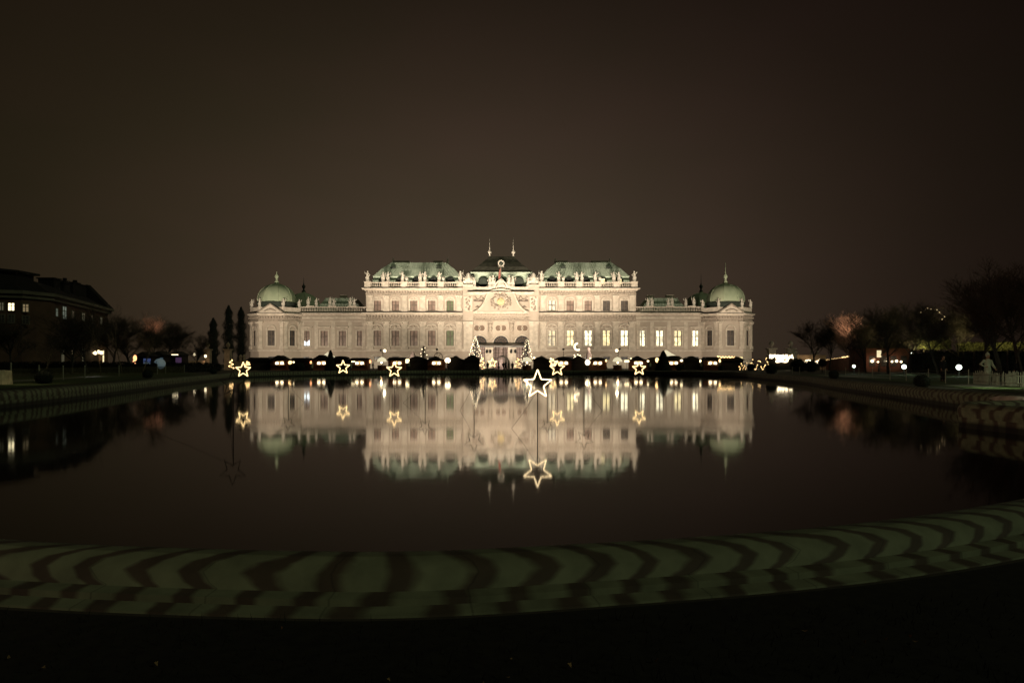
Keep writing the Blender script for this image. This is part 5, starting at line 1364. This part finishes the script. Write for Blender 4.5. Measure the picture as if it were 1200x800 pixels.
# pale cloth covered thing at the left edge
t_ = empty('covered_stack', (PX(-4, 44), 44, GZ2), 'pale cloth covered stack at the left edge beside the mesh fence', 'covered stack')
m = MB(); vs_ = []; nn = 40
for k, (f_, z) in enumerate(((1.04, 0), (1.0, .4), (.98, .8), (.96, .86), (.5, .9))):
    for j in range(nn):
        a = 2 * PI * j / nn; c_, s_ = math.cos(a), math.sin(a); q = (abs(c_) ** 6 + abs(s_) ** 6) ** (-1 / 6)
        w2 = 1 + .03 * math.sin(j * 2.6) * (k < 3); vs_.append((c_ * q * .72 * f_ * w2, s_ * q * .5 * f_ * w2, z))
m.add(vs_, [(k * nn + j, k * nn + (j + 1) % nn, (k + 1) * nn + (j + 1) % nn, (k + 1) * nn + j) for k in range(4) for j in range(nn)] + [tuple(range(4 * nn, 5 * nn))])
m.build('cloth', sheet_m, t_); MB().box(-.6, .6, -.4, .4, 0, .84).build('stack', hut_wood, t_)
light('side_light', 'POINT', (PX(10, 42), 43, 2.6), 55, (1, .85, .5), .3)  # added spot without a lantern, brightens the covered stack
light('side_light', 'POINT', (PX(53, 45.6), 45.6, 3.6), 60, (1, .72, .4), .2)  # added spot without a lantern, warms the young tree's trunk
light('side_light', 'POINT', (PX(28, 53), 54.5, 1.3), 40, (1, .85, .35), .2)  # added spot without a lantern, makes the lit strip of ground
light('side_light', 'POINT', (PX(112, 70), 70, 2.4), 160, (.85, .95, 1), .2)  # added cold spot without a lantern, lights the left path

# stalls with coloured glow beyond the left avenue
def booth(px0, px1, pytop, Y, m, label, roof=True):
    x0, x1 = PX(px0, Y), PX(px1, Y); H = PZ(pytop, Y) - GZ2; cx = (x0 + x1) / 2; hw = (x1 - x0) / 2
    t_ = empty('booth', (cx, Y, GZ2), label, 'booth')
    MB().box(-hw, hw, 1.9, 2.0, 0, H).box(-hw, -hw + .08, -.2, 1.897, 0, H).box(hw - .08, hw, -.2, 1.897, 0, H).box(-hw + .083, hw - .083, -.2, -.1, 0, .8).build('booth_walls', hut_dark, t_)
    MB().prism([(-hw - .3, H + .003), (hw + .3, H + .003), (0, H + .7)], -.6, 2.3).build('booth_roof', hut_roof, t_)
    MB().box(-hw + .1, hw - .1, 1.8, 1.88, .9, H - .3).build('glowing_back_wall', m, t_)
    return t_
booth(160, 178, 417.5, 108, blue_m, 'dark booth with blue glow inside, behind the ball topiary on the left')
booth(180, 192.5, 416.5, 112, bluegrey_m, 'pale bluish grey booth right of the blue one')
booth(199, 214, 416.5, 118, violet_m, 'dim violet booth with a lit edge on its roof')
MB_ = MB().box(PX(200.5, 117), PX(208.5, 117), 117, 117.1, PZ(415.9, 117), PZ(415.1, 117)); tag(MB_.build('light_bar', globe_m), 'thin white light bar on the violet booth roof', 'lamp')
o = tag(MB().ball((0, 0, 1.0), .55, 14, 10).ball((1.6, .4, 1.3), .75, 14, 10).build('balloon_lamp', bluegrey_m, None, True), 'pair of pale blue glowing spheres before the blue booth', 'lamp'); o.location = (PX(172.0, 100), 100, GZ2)
glow_sign(158.2, 419.5, 104, .32, .9, bulb_red, 'red glowing lantern stack, upper of the left avenue figure', 'ball')
spiral_sculpture(157.5, 419, 430, 101, .5, 'thin red and orange light figure left of the blue booth', bulb_red, 3)
# gate pillars with urns
def pillar(px, Y, pyb, pyt, wpx, label, m, urn=True, flare=False, cat='gate pillar', name='gate_pillar'):
    t_ = empty(name, (PX(px, Y), Y, GZ2), label, cat); w_ = wpx * Y / F / 2; H = PZ(pyb, Y) - GZ2; T = PZ(pyt, Y) - GZ2
    b_ = MB(); b_.box(-w_ * 1.15, w_ * 1.15, -w_ * 1.15, w_ * 1.15, 0, .5); b_.box(-w_, w_, -w_, w_, .503, H - .35)
    if flare: b_.prism([(-w_ * 1.9, .503), (-w_ - .003, .503), (-w_ - .003, H * .75)], -w_ * .5, w_ * .5); b_.prism([(w_ * 1.9, .503), (w_ + .003, .503), (w_ + .003, H * .75)], -w_ * .5, w_ * .5)
    b_.box(-w_ * 1.1, w_ * 1.1, -w_ * 1.1, w_ * 1.1, H - .347, H - .2); b_.box(-w_ * 1.35, w_ * 1.35, -w_ * 1.35, w_ * 1.35, H - .197, H)
    b_.build('shaft', m, t_)
    k = T - H; u_ = MB().lathe([(.40 * w_ * 1.2, 0), (.2 * w_, .12 * k), (.32 * w_, .22 * k), (.75 * w_, .5 * k), (.72 * w_, .68 * k), (.35 * w_, .86 * k), (.18 * w_, .92 * k), (.05, k)], (0, 0, H), 12)
    u_.build('urn', m, t_, True)
    return t_
pillar(243.5, 150, 409, 400.5, 6.5, 'left gate pillar with stone urn on top, beside the lamp', pillar_m)
pillar(267.3, 150, 409, 400.5, 6.5, 'right gate pillar with stone urn on top, below the tall poplar', pillar_m)
o = tag(MB().lathe([(.35, 0), (.3, 1.9), (.45, 2.0), (.2, 2.3), (.42, 2.8), (.1, 3.3)], (0, 0, 0), 10).build('garden_urn', pillar_m, None, True), 'left one of the two small urns beside the left pavilion', 'urn'); o.location = G(282.0, 152)
o = tag(MB().lathe([(.35, 0), (.3, 1.9), (.45, 2.0), (.2, 2.3), (.42, 2.8), (.1, 3.3)], (0, 0, 0), 10).build('garden_urn', pillar_m, None, True), 'right one of the two small urns beside the left pavilion', 'urn'); o.location = G(285.8, 152)
gw_ = tag(MB().box(PX(270.5, 151), PX(291, 151), 151.5, 152, 0, 1.7).box(PX(270.5, 151), PX(291, 151), 151.4, 152.1, 1.703, 1.85).build('garden_wall', pillar_m), 'low dark garden wall between the right gate pillar and the palace', 'wall'); gw_.location = (0, 0, GZ2)
glow_sign(227.8, 415.2, 146, .45, .5, globe_m, 'white lamp above the two dark coated people', 'ball'); glow_sign(240.8, 417.2, 146, .45, .6, globe_m, 'white lamp on the left side of the left gate pillar', 'ball')
light('gate_light', 'POINT', (PX(230, 145), 144.6, 2.8), 45, (1, .6, .35), .2); light('gate_light', 'POINT', (PX(241, 148), 147.6, 2.2), 35, (1, .6, .35), .2); light('gate_light', 'POINT', (PX(262, 147), 146, 3.0), 60, (1, .65, .4), .2)
for k, (px, Y) in enumerate(((229.5, 147.5),)):
    w_ = tag(MB().box(PX(219, 148), PX(239.5, 148), 148, 148.4, 0, 2.0).build('garden_wall', pillar_m), 'reddish lit garden wall left of the gate pillars', 'wall'); w_.location = (0, 0, GZ2)

# ================================================================== RIGHT SIDE
for px, Y, a, b2, wp, lb, fl2 in ((904, 165, 408, 399, 8, 'left tall pale pillar with urn right of the palace, above the white lights', True), (926.5, 165, 408, 399, 8, 'right tall pale pillar with urn above the white lights', True),
                            (933.0, 162, 415, 410.5, 3.5, 'short pillar with urn touching the right tall pillar', False), (951.2, 162, 415, 409.0, 3.5, 'left one of two short urn pillars on the lit wall', False), (957.6, 162, 415, 409.8, 3.5, 'right one of two short urn pillars on the lit wall', False)):
    pillar(px, Y, a, b2, wp, lb, pillar_w, flare=fl2)
w_ = MB().box(PX(934.5, 160), PX(968, 160), 160, 160.5, 0, PZ(417, 160) - GZ2).box(PX(934, 160), PX(968.3, 160), 159.9, 160.6, PZ(417, 160) - GZ2 + .003, PZ(416.6, 160) - GZ2 + .15)
o = tag(w_.build('garden_wall', wall_warm), 'warmly lit cream wall behind the lower white light row', 'wall'); o.location = (0, 0, GZ2)
light('front_wash', 'POINT', (PX(950, 156), 156.5, 1.8), 260, (1, .75, .45), .3); light('front_wash', 'POINT', (PX(914, 158), 157, 2.6), 200, (1, .85, .65), .3)  # added spots without fixtures, brighten the cream wall and the tall pillars
# white light curtains (market stalls draped with bulbs)
t_ = empty('lit_stall', (PX(916, 150), 150, GZ2), 'white stall draped with dense bright lights under the two tall pillars', 'market stall')
m = MB(); rn = random.Random(12)
for k in range(140): m.ball((rn.uniform(-2.55, 2.4), rn.uniform(-.1, .1), rn.uniform(PZ(419.8, 150), PZ(415.6, 150)) - GZ2), .10, 5, 4)
for k in range(90):
    z = rn.uniform(PZ(424.6, 150), PZ(419.6, 150)) - GZ2; x = rn.uniform(-1.2, 1.0 + .2 * z) ; m.ball((x, rn.uniform(-.1, .1), z), .10, 5, 4)
m.build('light_curtain', bulb_m, t_); MB().box(-2.5, 2.4, .2, 2.0, 0, PZ(416.5, 150) - GZ2).build('stall_body', hut_dark, t_)
t_ = empty('lit_stall', (PX(949, 146), 146, GZ2), 'long low stall edged with a ragged row of white lights before the lit wall', 'market stall')
m = MB()
for k in range(150):
    q = rn.random(); px = 937 + 24 * q; m.ball((PX(px, 146) - PX(949, 146), rn.uniform(-.1, .1), rn.uniform(PZ(425.6 + .6 * math.sin(q * 9), 146), PZ(422.3 + 1.4 * math.sin(q * 11), 146)) - GZ2), .085, 5, 4)
m.build('light_curtain', bulb_m, t_); MB().box(-2.1, 2.1, .2, 1.5, 0, PZ(424.0, 146) - GZ2).build('stall_body', hut_dark, t_)
# long red wall rising to the right, with glowing top edge
m = MB(); x0, x1 = PX(968, 160), PX(1016, 128)
m.add([(x0, 160, 0), (x1, 128, 0), (x1, 128, 3.0), (x0, 160, 2.1), (x0 + .5, 160.3, 0), (x1 + .5, 128.3, 0), (x1 + .5, 128.3, 3.0), (x0 + .5, 160.3, 2.1)], [(0, 1, 2, 3), (7, 6, 5, 4), (3, 2, 6, 7), (0, 4, 5, 1), (0, 3, 7, 4), (1, 5, 6, 2)])
o = tag(m.build('red_wall', brick_red), 'reddish wall rising to the right behind the orange crowned tree', 'wall'); o.location = (0, 0, GZ2)
m = MB(); 
for k in range(26):
    q = k / 25; m.ball((x0 + (x1 - x0) * q, 159.8 - 32 * q, 2.2 + .92 * q + .06 * math.sin(k * 2.3)), .13 if 10 < k < 15 else .05, 6, 4)
m.tube([(x0, 159.85, 2.15), (x1, 127.85, 3.05)], .004, 3)
o = tag(m.build('light_string', bulb_gold), 'string of orange lights along the top of the red wall', 'string lights'); o.location = (0, 0, GZ2)
light('front_wash', 'POINT', (PX(998, 138), 136, 2.7), 120, (1, .45, .2), .3)  # added orange spot without a fixture, brightens the red wall
# low reddish building with lamps
rb_ = empty('pavilion_building', (PX(1036, 118), 118, GZ2), 'low reddish building with lit doorway and row of small lamps, right side', 'building')
x0, x1 = PX(1015, 118) - PX(1036, 118), PX(1066, 118) - PX(1036, 118); H = PZ(408, 118) - GZ2
MB().box(x0, x1, 0, 6, 0, H).build('building_wall', brick_red, rb_)
MB().prism([(x0 - .4, H + .003), (x1 + .4, H + .003), (x1 - .8, H + 1.4), (x0 + .8, H + 1.4)], -.4, 6.4).build('building_roof', hut_roof, rb_)
def rbx(px): return PX(px, 118) - PX(1036, 118)
MB().box(rbx(1027.5), rbx(1032.5), -.06, -.003, PZ(418.5, 118) - GZ2, PZ(410.5, 118) - GZ2).build('lit_doorway', emitmat('doorway_glow', (1, .85, .5), .8), rb_)
for px, py, r_ in ((1020.3, 423, .26), (1027.2, 424, .15), (1038.2, 423, .17), (1043.5, 423.6, .17), (1048.8, 423.0, .22), (1054.2, 423.8, .18)):
    MB().ball((rbx(px), -.5, PZ(py, 118) - GZ2), r_, 8, 6).tube([(rbx(px), 0, PZ(py, 118) - GZ2), (rbx(px), -.5, PZ(py, 118) - GZ2)], .03, 4).build('wall_lamp', globe_m, rb_, True)
for px in (1020, 1029, 1046): light('building_light', 'POINT', (PX(px, 118), 116.6, PZ(421, 118)), 40, (1, .6, .35), .2)
for px in (1022, 1036, 1047, 1059): MB().box(rbx(px) - .5, rbx(px) + .5, -.05, -.004, .9, 2.6).build('window', pane_dark, rb_)
t_ = empty('lit_column', (PX(1067.3, 100), 100, GZ2), 'narrow white glowing column at the right end of the reddish building', 'lamp')
MB().prism([(-.16, PZ(428, 100) - GZ2 - 0), (.12, PZ(428, 100) - GZ2), (.17, PZ(418, 100) - GZ2), (.1, PZ(413, 100) - GZ2), (-.05, PZ(416, 100) - GZ2)], -.05, .05).build('glowing_panel', emitmat('column_glow', (.9, 1, .8), 2.6), t_)
MB().tube([(0, .1, 0), (0, .1, PZ(414, 100) - GZ2)], .05, 6).build('post', metal_dark, t_)
light('column_light', 'POINT', (PX(1067.3, 100) + .3, 99.3, 2.4), 40, (.9, 1, .8), .2)
def bollard(px, py, Y, r_, label, p_=35):
    t_ = empty('bollard_lamp', (PX(px, Y), Y, GZ2), label, 'bollard lamp', 'greenish globe lamps on the right lawn'); z = PZ(py, Y) - GZ2
    MB().lathe([(.09, 0), (.07, .1), (.05, z - r_ * .9)], (0, 0, 0), 8).build('post', metal_dark, t_); MB().ball((0, 0, z), r_, 12, 8).build('lamp_globe', globe_w, t_, True)
    light('bollard_light', 'POINT', (0, -r_ - .25, z), p_, (.75, 1, .72), .15, t_)
bollard(1000.7, 429.0, 92, .19, 'greenish globe lamp below the orange crowned tree'); bollard(1059.4, 429.6, 84, .26, 'bright globe lamp before the reddish building', 45); bollard(1123.7, 430.2, 72, .26, 'brightest greenish globe lamp left of the picket fence', 60)
# clipped pleached hedge with yellowish leaves lit from below
hedge(PX(1070, 110), 108, PX(1108, 112), 112, PZ(409, 110) - GZ2, PZ(396, 110) - GZ2, 1.8, leaf_lit, 'raised clipped hedge of yellowish leaves behind the thin pale trunk', 3, 2600, 4, 'pleached_hedge')
hedge(PX(1128, 92), 93, PX(1215, 88), 88, PZ(410, 90) - GZ2, PZ(402.5, 90) - GZ2, 1.6, leaf_lit, 'long raised clipped hedge behind the pale coated person', 4, 3200, 7, 'pleached_hedge')
for x, y, z, p_ in ((PX(1085, 104), 103.5, 2.0, 4500), (PX(1094, 104), 105.5, 2.0, 2500), (PX(1140, 88), 87.6, 2.6, 1100), (PX(1165, 88), 86, 2.6, 1100), (PX(1190, 86), 84.5, 2.6, 1100)):
    light('hedge_uplight', 'POINT', (x, y, z), p_, (1, .85, .35), .2)
hedge(PX(1072, 96), 97, PX(1225, 96), 95, 0, 2.9, 1.0, hedge_dark, 'tall black hedge under the raised yellowish hedges', 5, 1600)
# picket fence
pf = empty('picket_fence', (0, 0, GZ2), 'pale picket fence at the right edge before the coated person', 'fence'); rn = random.Random(4)
A_ = Vector((PX(1141, 45), 45, 0)); B_ = Vector((PX(1245, 34), 34, 0)); dd_ = (B_ - A_).normalized(); sLen = (B_ - A_).length; x = 0; AM = math.atan2(dd_.y, dd_.x)
while x < sLen:
    h_ = rn.uniform(.70, .90); w_ = rn.uniform(.02, .04); M = Matrix.Translation(A_ + dd_ * x) @ Matrix.Rotation(AM, 4, 'Z')
    if rn.random() > .1: MB().prism([(-w_, .05), (w_, .05), (w_, h_ - .06), (0, h_), (-w_, h_ - .06)], -.012, .012, M).build('picket', post_pale, pf)
    x += rn.uniform(.13, .19)
for z in (.22, .62): MB().tube([(A_.x, A_.y + .04, z), (B_.x, B_.y + .04, z)], .022, 4).build('rail', post_pale, pf)
light('fence_light', 'POINT', (PX(1168, 37), 36.5, 2.1), 260, (.85, 1, .65), .2)  # added greenish spot without a lamp, brightens the pickets
# rope posts along the right lawn
rope = empty('rope_fence', (0, 0, GZ2), 'low pale rope fence on thin posts along the right lawn', 'fence')
rp = [(898, 98), (928.5, 88), (937, 84), (967.5, 76), (991, 70), (1006.5, 66), (1022.5, 61), (1043, 56), (1062, 53), (1088, 49), (1108, 46), (1135, 43)]
rps = [(PX(px, Y), Y) for px, Y in rp]
for x, y in rps: MB().tube([(x, y, 0), (x, y, .95)], .028, 6).build('post', post_pale, rope)
m = MB()
for (x0, y0), (x1, y1) in zip(rps, rps[1:]):
    for z in (.45, .85): m.tube([(x0, y0, z), ((x0 + x1) / 2, (y0 + y1) / 2, z - .08), (x1, y1, z)], .01, 3)
m.build('rope', net_m, rope)
# low curved stone edge behind the coping at the right
m = MB(); pts = [(PX(1160, 26.0), 26.0), (PX(1172, 25.2), 25.2), (PX(1186, 24.2), 24.2), (PX(1202, 23.0), 23.0), (PX(1225, 21.5), 21.5)]
m.tube([(x, y, .03) for x, y in pts], [.04, .12, .17, .19, .2], 8)
o = tag(m.build('stone_edging', pillar_w, None, True), 'short pale rounded stone edging behind the stepped coping on the right', 'stone edging'); o.location = (0, 0, GZ2)
light('edging_light', 'POINT', (PX(1195, 23), 22.6, 1.7), 9, (.9, 1, .75), .15)  # added weak spot without a lamp, brightens the pale edging

# ================================================================== PEOPLE
def person_mesh(pose):
    """joints -> skinned body; pose gives arm and leg joints"""
    J = {'pelvis': (0, 0, .95), 'waist': (0, 0, 1.08), 'chest': (0, 0, 1.32), 'neck': (0, -.01, 1.47), 'head0': (0, -.02, 1.55), 'head1': (0, -.03, 1.66),
         'shL': (-.18, 0, 1.40), 'shR': (.18, 0, 1.40), 'hipL': (-.09, 0, .90), 'hipR': (.09, 0, .90)}
    J.update(pose)
    Rr = {'pelvis': .13, 'waist': .12, 'chest': .145, 'neck': .055, 'head0': .085, 'head1': .095, 'shL': .07, 'shR': .07, 'elL': .048, 'elR': .048, 'wrL': .034, 'wrR': .034, 'haL': .04, 'haR': .04,
          'hipL': .095, 'hipR': .095, 'knL': .062, 'knR': .062, 'anL': .042, 'anR': .042, 'toL': .036, 'toR': .036}
    E = [('pelvis', 'waist'), ('waist', 'chest'), ('chest', 'neck'), ('neck', 'head0'), ('head0', 'head1'), ('chest', 'shL'), ('chest', 'shR'), ('shL', 'elL'), ('elL', 'wrL'), ('wrL', 'haL'), ('shR', 'elR'), ('elR', 'wrR'), ('wrR', 'haR'),
         ('pelvis', 'hipL'), ('pelvis', 'hipR'), ('hipL', 'knL'), ('knL', 'anL'), ('anL', 'toL'), ('hipR', 'knR'), ('knR', 'anR'), ('anR', 'toR')]
    # five fingers on each hand
    for s_ in 'LR':
        h_ = Vector(J['ha' + s_]); d_ = (h_ - Vector(J['wr' + s_])).normalized(); sd_ = d_.cross(Vector((1, .2, 0))).normalized()
        for q in range(5):
            o_ = sd_ * (.03 - .015 * q) if q < 4 else sd_ * .055; ln = (.065, .075, .07, .055, .045)[q]
            J['f%s%d' % (s_, q)] = tuple(h_ + o_ + d_ * ln * (.8 if q == 4 else 1)); Rr['f%s%d' % (s_, q)] = .0085; E.append(('ha' + s_, 'f%s%d' % (s_, q)))
    names = list(J); me = bpy.data.meshes.new('body'); me.from_pydata([J[k] for k in names], [(names.index(a), names.index(b)) for a, b in E], [])
    o = bpy.data.objects.new('body', me); C.objects.link(o)
    md = o.modifiers.new('skin', 'SKIN'); md.use_smooth_shade = True
    for k, nme in enumerate(names):
        me.skin_vertices[0].data[k].radius = (Rr[nme],) * 2
    me.skin_vertices[0].data[names.index('pelvis')].use_root = True
    o.modifiers.new('sub', 'SUBSURF').levels = 1
    dg = bpy.context.evaluated_depsgraph_get(); res = bpy.data.meshes.new_from_object(o.evaluated_get(dg)); bpy.data.objects.remove(o); bpy.data.meshes.remove(me)
    return res, J
POSE = {'stand': dict(elL=(-.24, .02, 1.12), wrL=(-.25, -.06, .90), haL=(-.25, -.08, .82), elR=(.24, .02, 1.12), wrR=(.25, -.06, .90), haR=(.25, -.08, .82), knL=(-.10, -.02, .50), anL=(-.11, .02, .09), toL=(-.12, -.14, .04), knR=(.10, -.02, .50), anR=(.12, .02, .09), toR=(.13, -.14, .04)),
        'walk': dict(elL=(-.23, .10, 1.14), wrL=(-.22, .02, .93), haL=(-.22, -.02, .86), elR=(.23, -.08, 1.14), wrR=(.22, -.22, .98), haR=(.21, -.28, .93), knL=(-.09, -.16, .52), anL=(-.09, -.18, .10), toL=(-.09, -.34, .05), knR=(.09, .04, .50), anR=(.09, .24, .14), toR=(.09, .14, .05)),
        'akimbo': dict(elL=(-.42, .05, 1.18), wrL=(-.20, -.05, 1.04), haL=(-.14, -.09, 1.02), elR=(.30, -.02, 1.14), wrR=(.34, -.16, .95), haR=(.34, -.2, .88), knL=(-.14, -.06, .50), anL=(-.20, .0, .09), toL=(-.24, -.15, .04), knR=(.10, -.02, .50), anR=(.06, .04, .09), toR=(.06, -.12, .04))}
PM = {k: person_mesh(v) for k, v in POSE.items()}
def garment(J, long_):
    """coat as one closed surface round torso, flaring at the hem, with sleeves"""
    m = MB(); hem = .45 if long_ else .78
    m.lathe([(.20, hem), (.215, hem + .04), (.19, .95), (.165, 1.08), (.19, 1.26), (.20, 1.36), (.15, 1.43), (.075, 1.49), (.07, 1.50)], (0, 0, 0), 14, sy=.72)
    for s_ in 'LR':
        m.tube([J['sh' + s_], J['el' + s_], J['wr' + s_]], [.085, .068, .05], 8)
    return m
CO = {}
def person(px, Y, pose, label, coat, long_=True, rz=0, s_=1.0, hat=None, legs=coat_dark, group=None):
    me, J = PM[pose]; t_ = empty('person', (PX(px, Y), Y, GZ2), label, 'person', group, rz); t_.scale = (s_,) * 3
    b_ = bpy.data.objects.new('body', me); C.objects.link(b_); b_.parent = t_
    if not me.materials: me.materials.append(skin_m)
    garment(J, long_).build('coat', coat, t_, True)
    tr = MB()
    for s2 in 'LR': tr.tube([J['hip' + s2], J['kn' + s2], (J['an' + s2][0], J['an' + s2][1], .10)], [.115, .078, .062], 8); 
    tr.lathe([(.12, .80), (.15, .9), (.14, 1.0)], (0, 0, 0), 12, sy=.75); tr.build('trousers', legs, t_, True)
    for s2 in 'LR':
        a = Vector(J['an' + s2]); b2 = Vector(J['to' + s2]); MB().tube([(a.x, a.y + .05, .045), (a.x, a.y, .05), (b2.x, b2.y - .03, .04)], [.045, .055, .04], 8).build('shoe', hair_m, t_, True)
    MB().ball((0, -.005, 1.665), .108, 12, 8, sz=1.05).build('hair' if not hat else 'hat', hat or hair_m, t_, True)
    f_ = MB(); f_.lathe([(.075, 1.53), (.092, 1.60), (.096, 1.66), (.085, 1.72)], (0, -.028, 0), 12); f_.ball((0, -.128, 1.615), .016, 6, 4); f_.build('face', skin_m, t_, True)
    return t_
person(1157.3, 43.5, 'akimbo', 'person in pale greenish coat and pale cap behind the picket fence', coat_pale, True, R(8), 1.06, coat_pale, coat_pale)
hc = MB().lathe([(.112, 1.67), (.112, 1.74), (.09, 1.80), (.04, 1.84), (.03, 1.88)], (0, 0, 0), 10)
hc.build('cap', coat_pale, [o for o in bpy.data.objects if o.get('label', '').startswith('person in pale')][0], True)
person(1105, 52, 'stand', 'person in black coat standing left of the bright bollard lamp', coat_dark, True, R(20), 1.05)
person(1193, 47, 'stand', 'person in black coat near the largest tree at right edge', coat_dark, True, R(-160), .95)
person(228.5, 140, 'walk', 'left one of two dark coated people by the lamp near the gate', coat_blue, False, R(40), 1.0)
person(232.5, 141, 'stand', 'right one of two dark coated people by the lamp near the gate', coat_dark, True, R(-30), 1.02)
rn = random.Random(21)
for k, (px, Y, ps, lb) in enumerate(((584.5, 146, 'stand', 'dark coated visitor just right of the small portal star'), (590.0, 148, 'walk', 'dark coated visitor walking before the left of the dome tent'), (592.8, 143, 'walk', 'taller dark visitor at the middle of the dome tent'),
                           (595.5, 150, 'stand', 'dark visitor standing behind the taller one at the dome tent'), (600.5, 145, 'stand', 'dark visitor left of the leaning light figure'), (571.3, 147, 'stand', 'dark visitor between the light figure and the small portal star'),
                           (411.3, 146, 'walk', 'pale coated visitor just right of the second water star'), (437.0, 146, 'walk', 'blue coated visitor left of the left dome stand'), (456.5, 146, 'stand', 'visitor in blue right of the left dome stand'),
                           (479.0, 146, 'stand', 'pale coated visitor under the square lit sign'), (524.0, 145, 'walk', 'visitor in reddish coat below the brightest large lantern'), (762.0, 147, 'stand', 'pale coated visitor right of the rightmost water star'),
                           (801.0, 147, 'walk', 'visitor in dark coat right of the stall under the right tent roof'), (821.5, 146, 'stand', 'visitor in pale coat left of the last open stall'), (366.0, 146, 'stand', 'pale coated visitor below the dim red lantern'))):
    person(px, Y, ps, lb, {411: coat_pale, 437: coat_blue, 456: coat_blue, 479: coat_pale, 524: red_cloth, 762: coat_pale, 821: coat_pale, 366: coat_pale}.get(int(px), coat_dark), k % 2 == 0, rn.uniform(-2.5, 2.5), rn.uniform(.95, 1.06) * (1.12 if px == 592.8 else 1))

# ================================================================== FOREGROUND
# tufts of black winter grass and a few fallen leaves below the camera
rn = random.Random(33); g_ = MB()
for k in range(9000):
    y = rn.uniform(1.3, 4.9); x = rn.uniform(-y * .8 - .3, y * .8 + .3)
    # stay outside the coping
    yo = 3.62 + .07 * (x + .8) ** 2 * .55
    if y > yo - .02: continue
    h_ = rn.uniform(.015, .055) * (1.6 if noise.noise(Vector((x * 1.3, y * 1.3, 0))) > .15 else 1); a = rn.uniform(0, 2 * PI); dx, dy = math.cos(a) * .004, math.sin(a) * .004
    g_.add([(x - dx, y - dy, GN), (x + dx, y + dy, GN), (x + rn.gauss(0, .02), y + rn.gauss(0, .02), GN + h_)], [(0, 1, 2)])
tag(g_.build('grass', grass_black), 'dark winter grass on the strip between the camera and the coping', 'grass', kind='stuff')
l_ = MB()
for k in range(26):
    y = rn.uniform(2.4, 3.5); x = rn.uniform(-y * .7, y * .7); s_ = rn.uniform(.005, .012); a = rn.uniform(0, 2 * PI); t_ = rn.uniform(-.01, .01)
    l_.add([(x + s_ * math.cos(a + q * PI / 2) * (1.4 if q % 2 else .8), y + s_ * math.sin(a + q * PI / 2) * (1.4 if q % 2 else .8), GN + .03 + (t_ if q % 2 else -t_)) for q in range(4)], [(0, 1, 2, 3)])
tag(l_.build('fallen_leaves', leaf_dead), 'scattered dry fallen leaves on the dark foreground', 'leaves', kind='stuff')
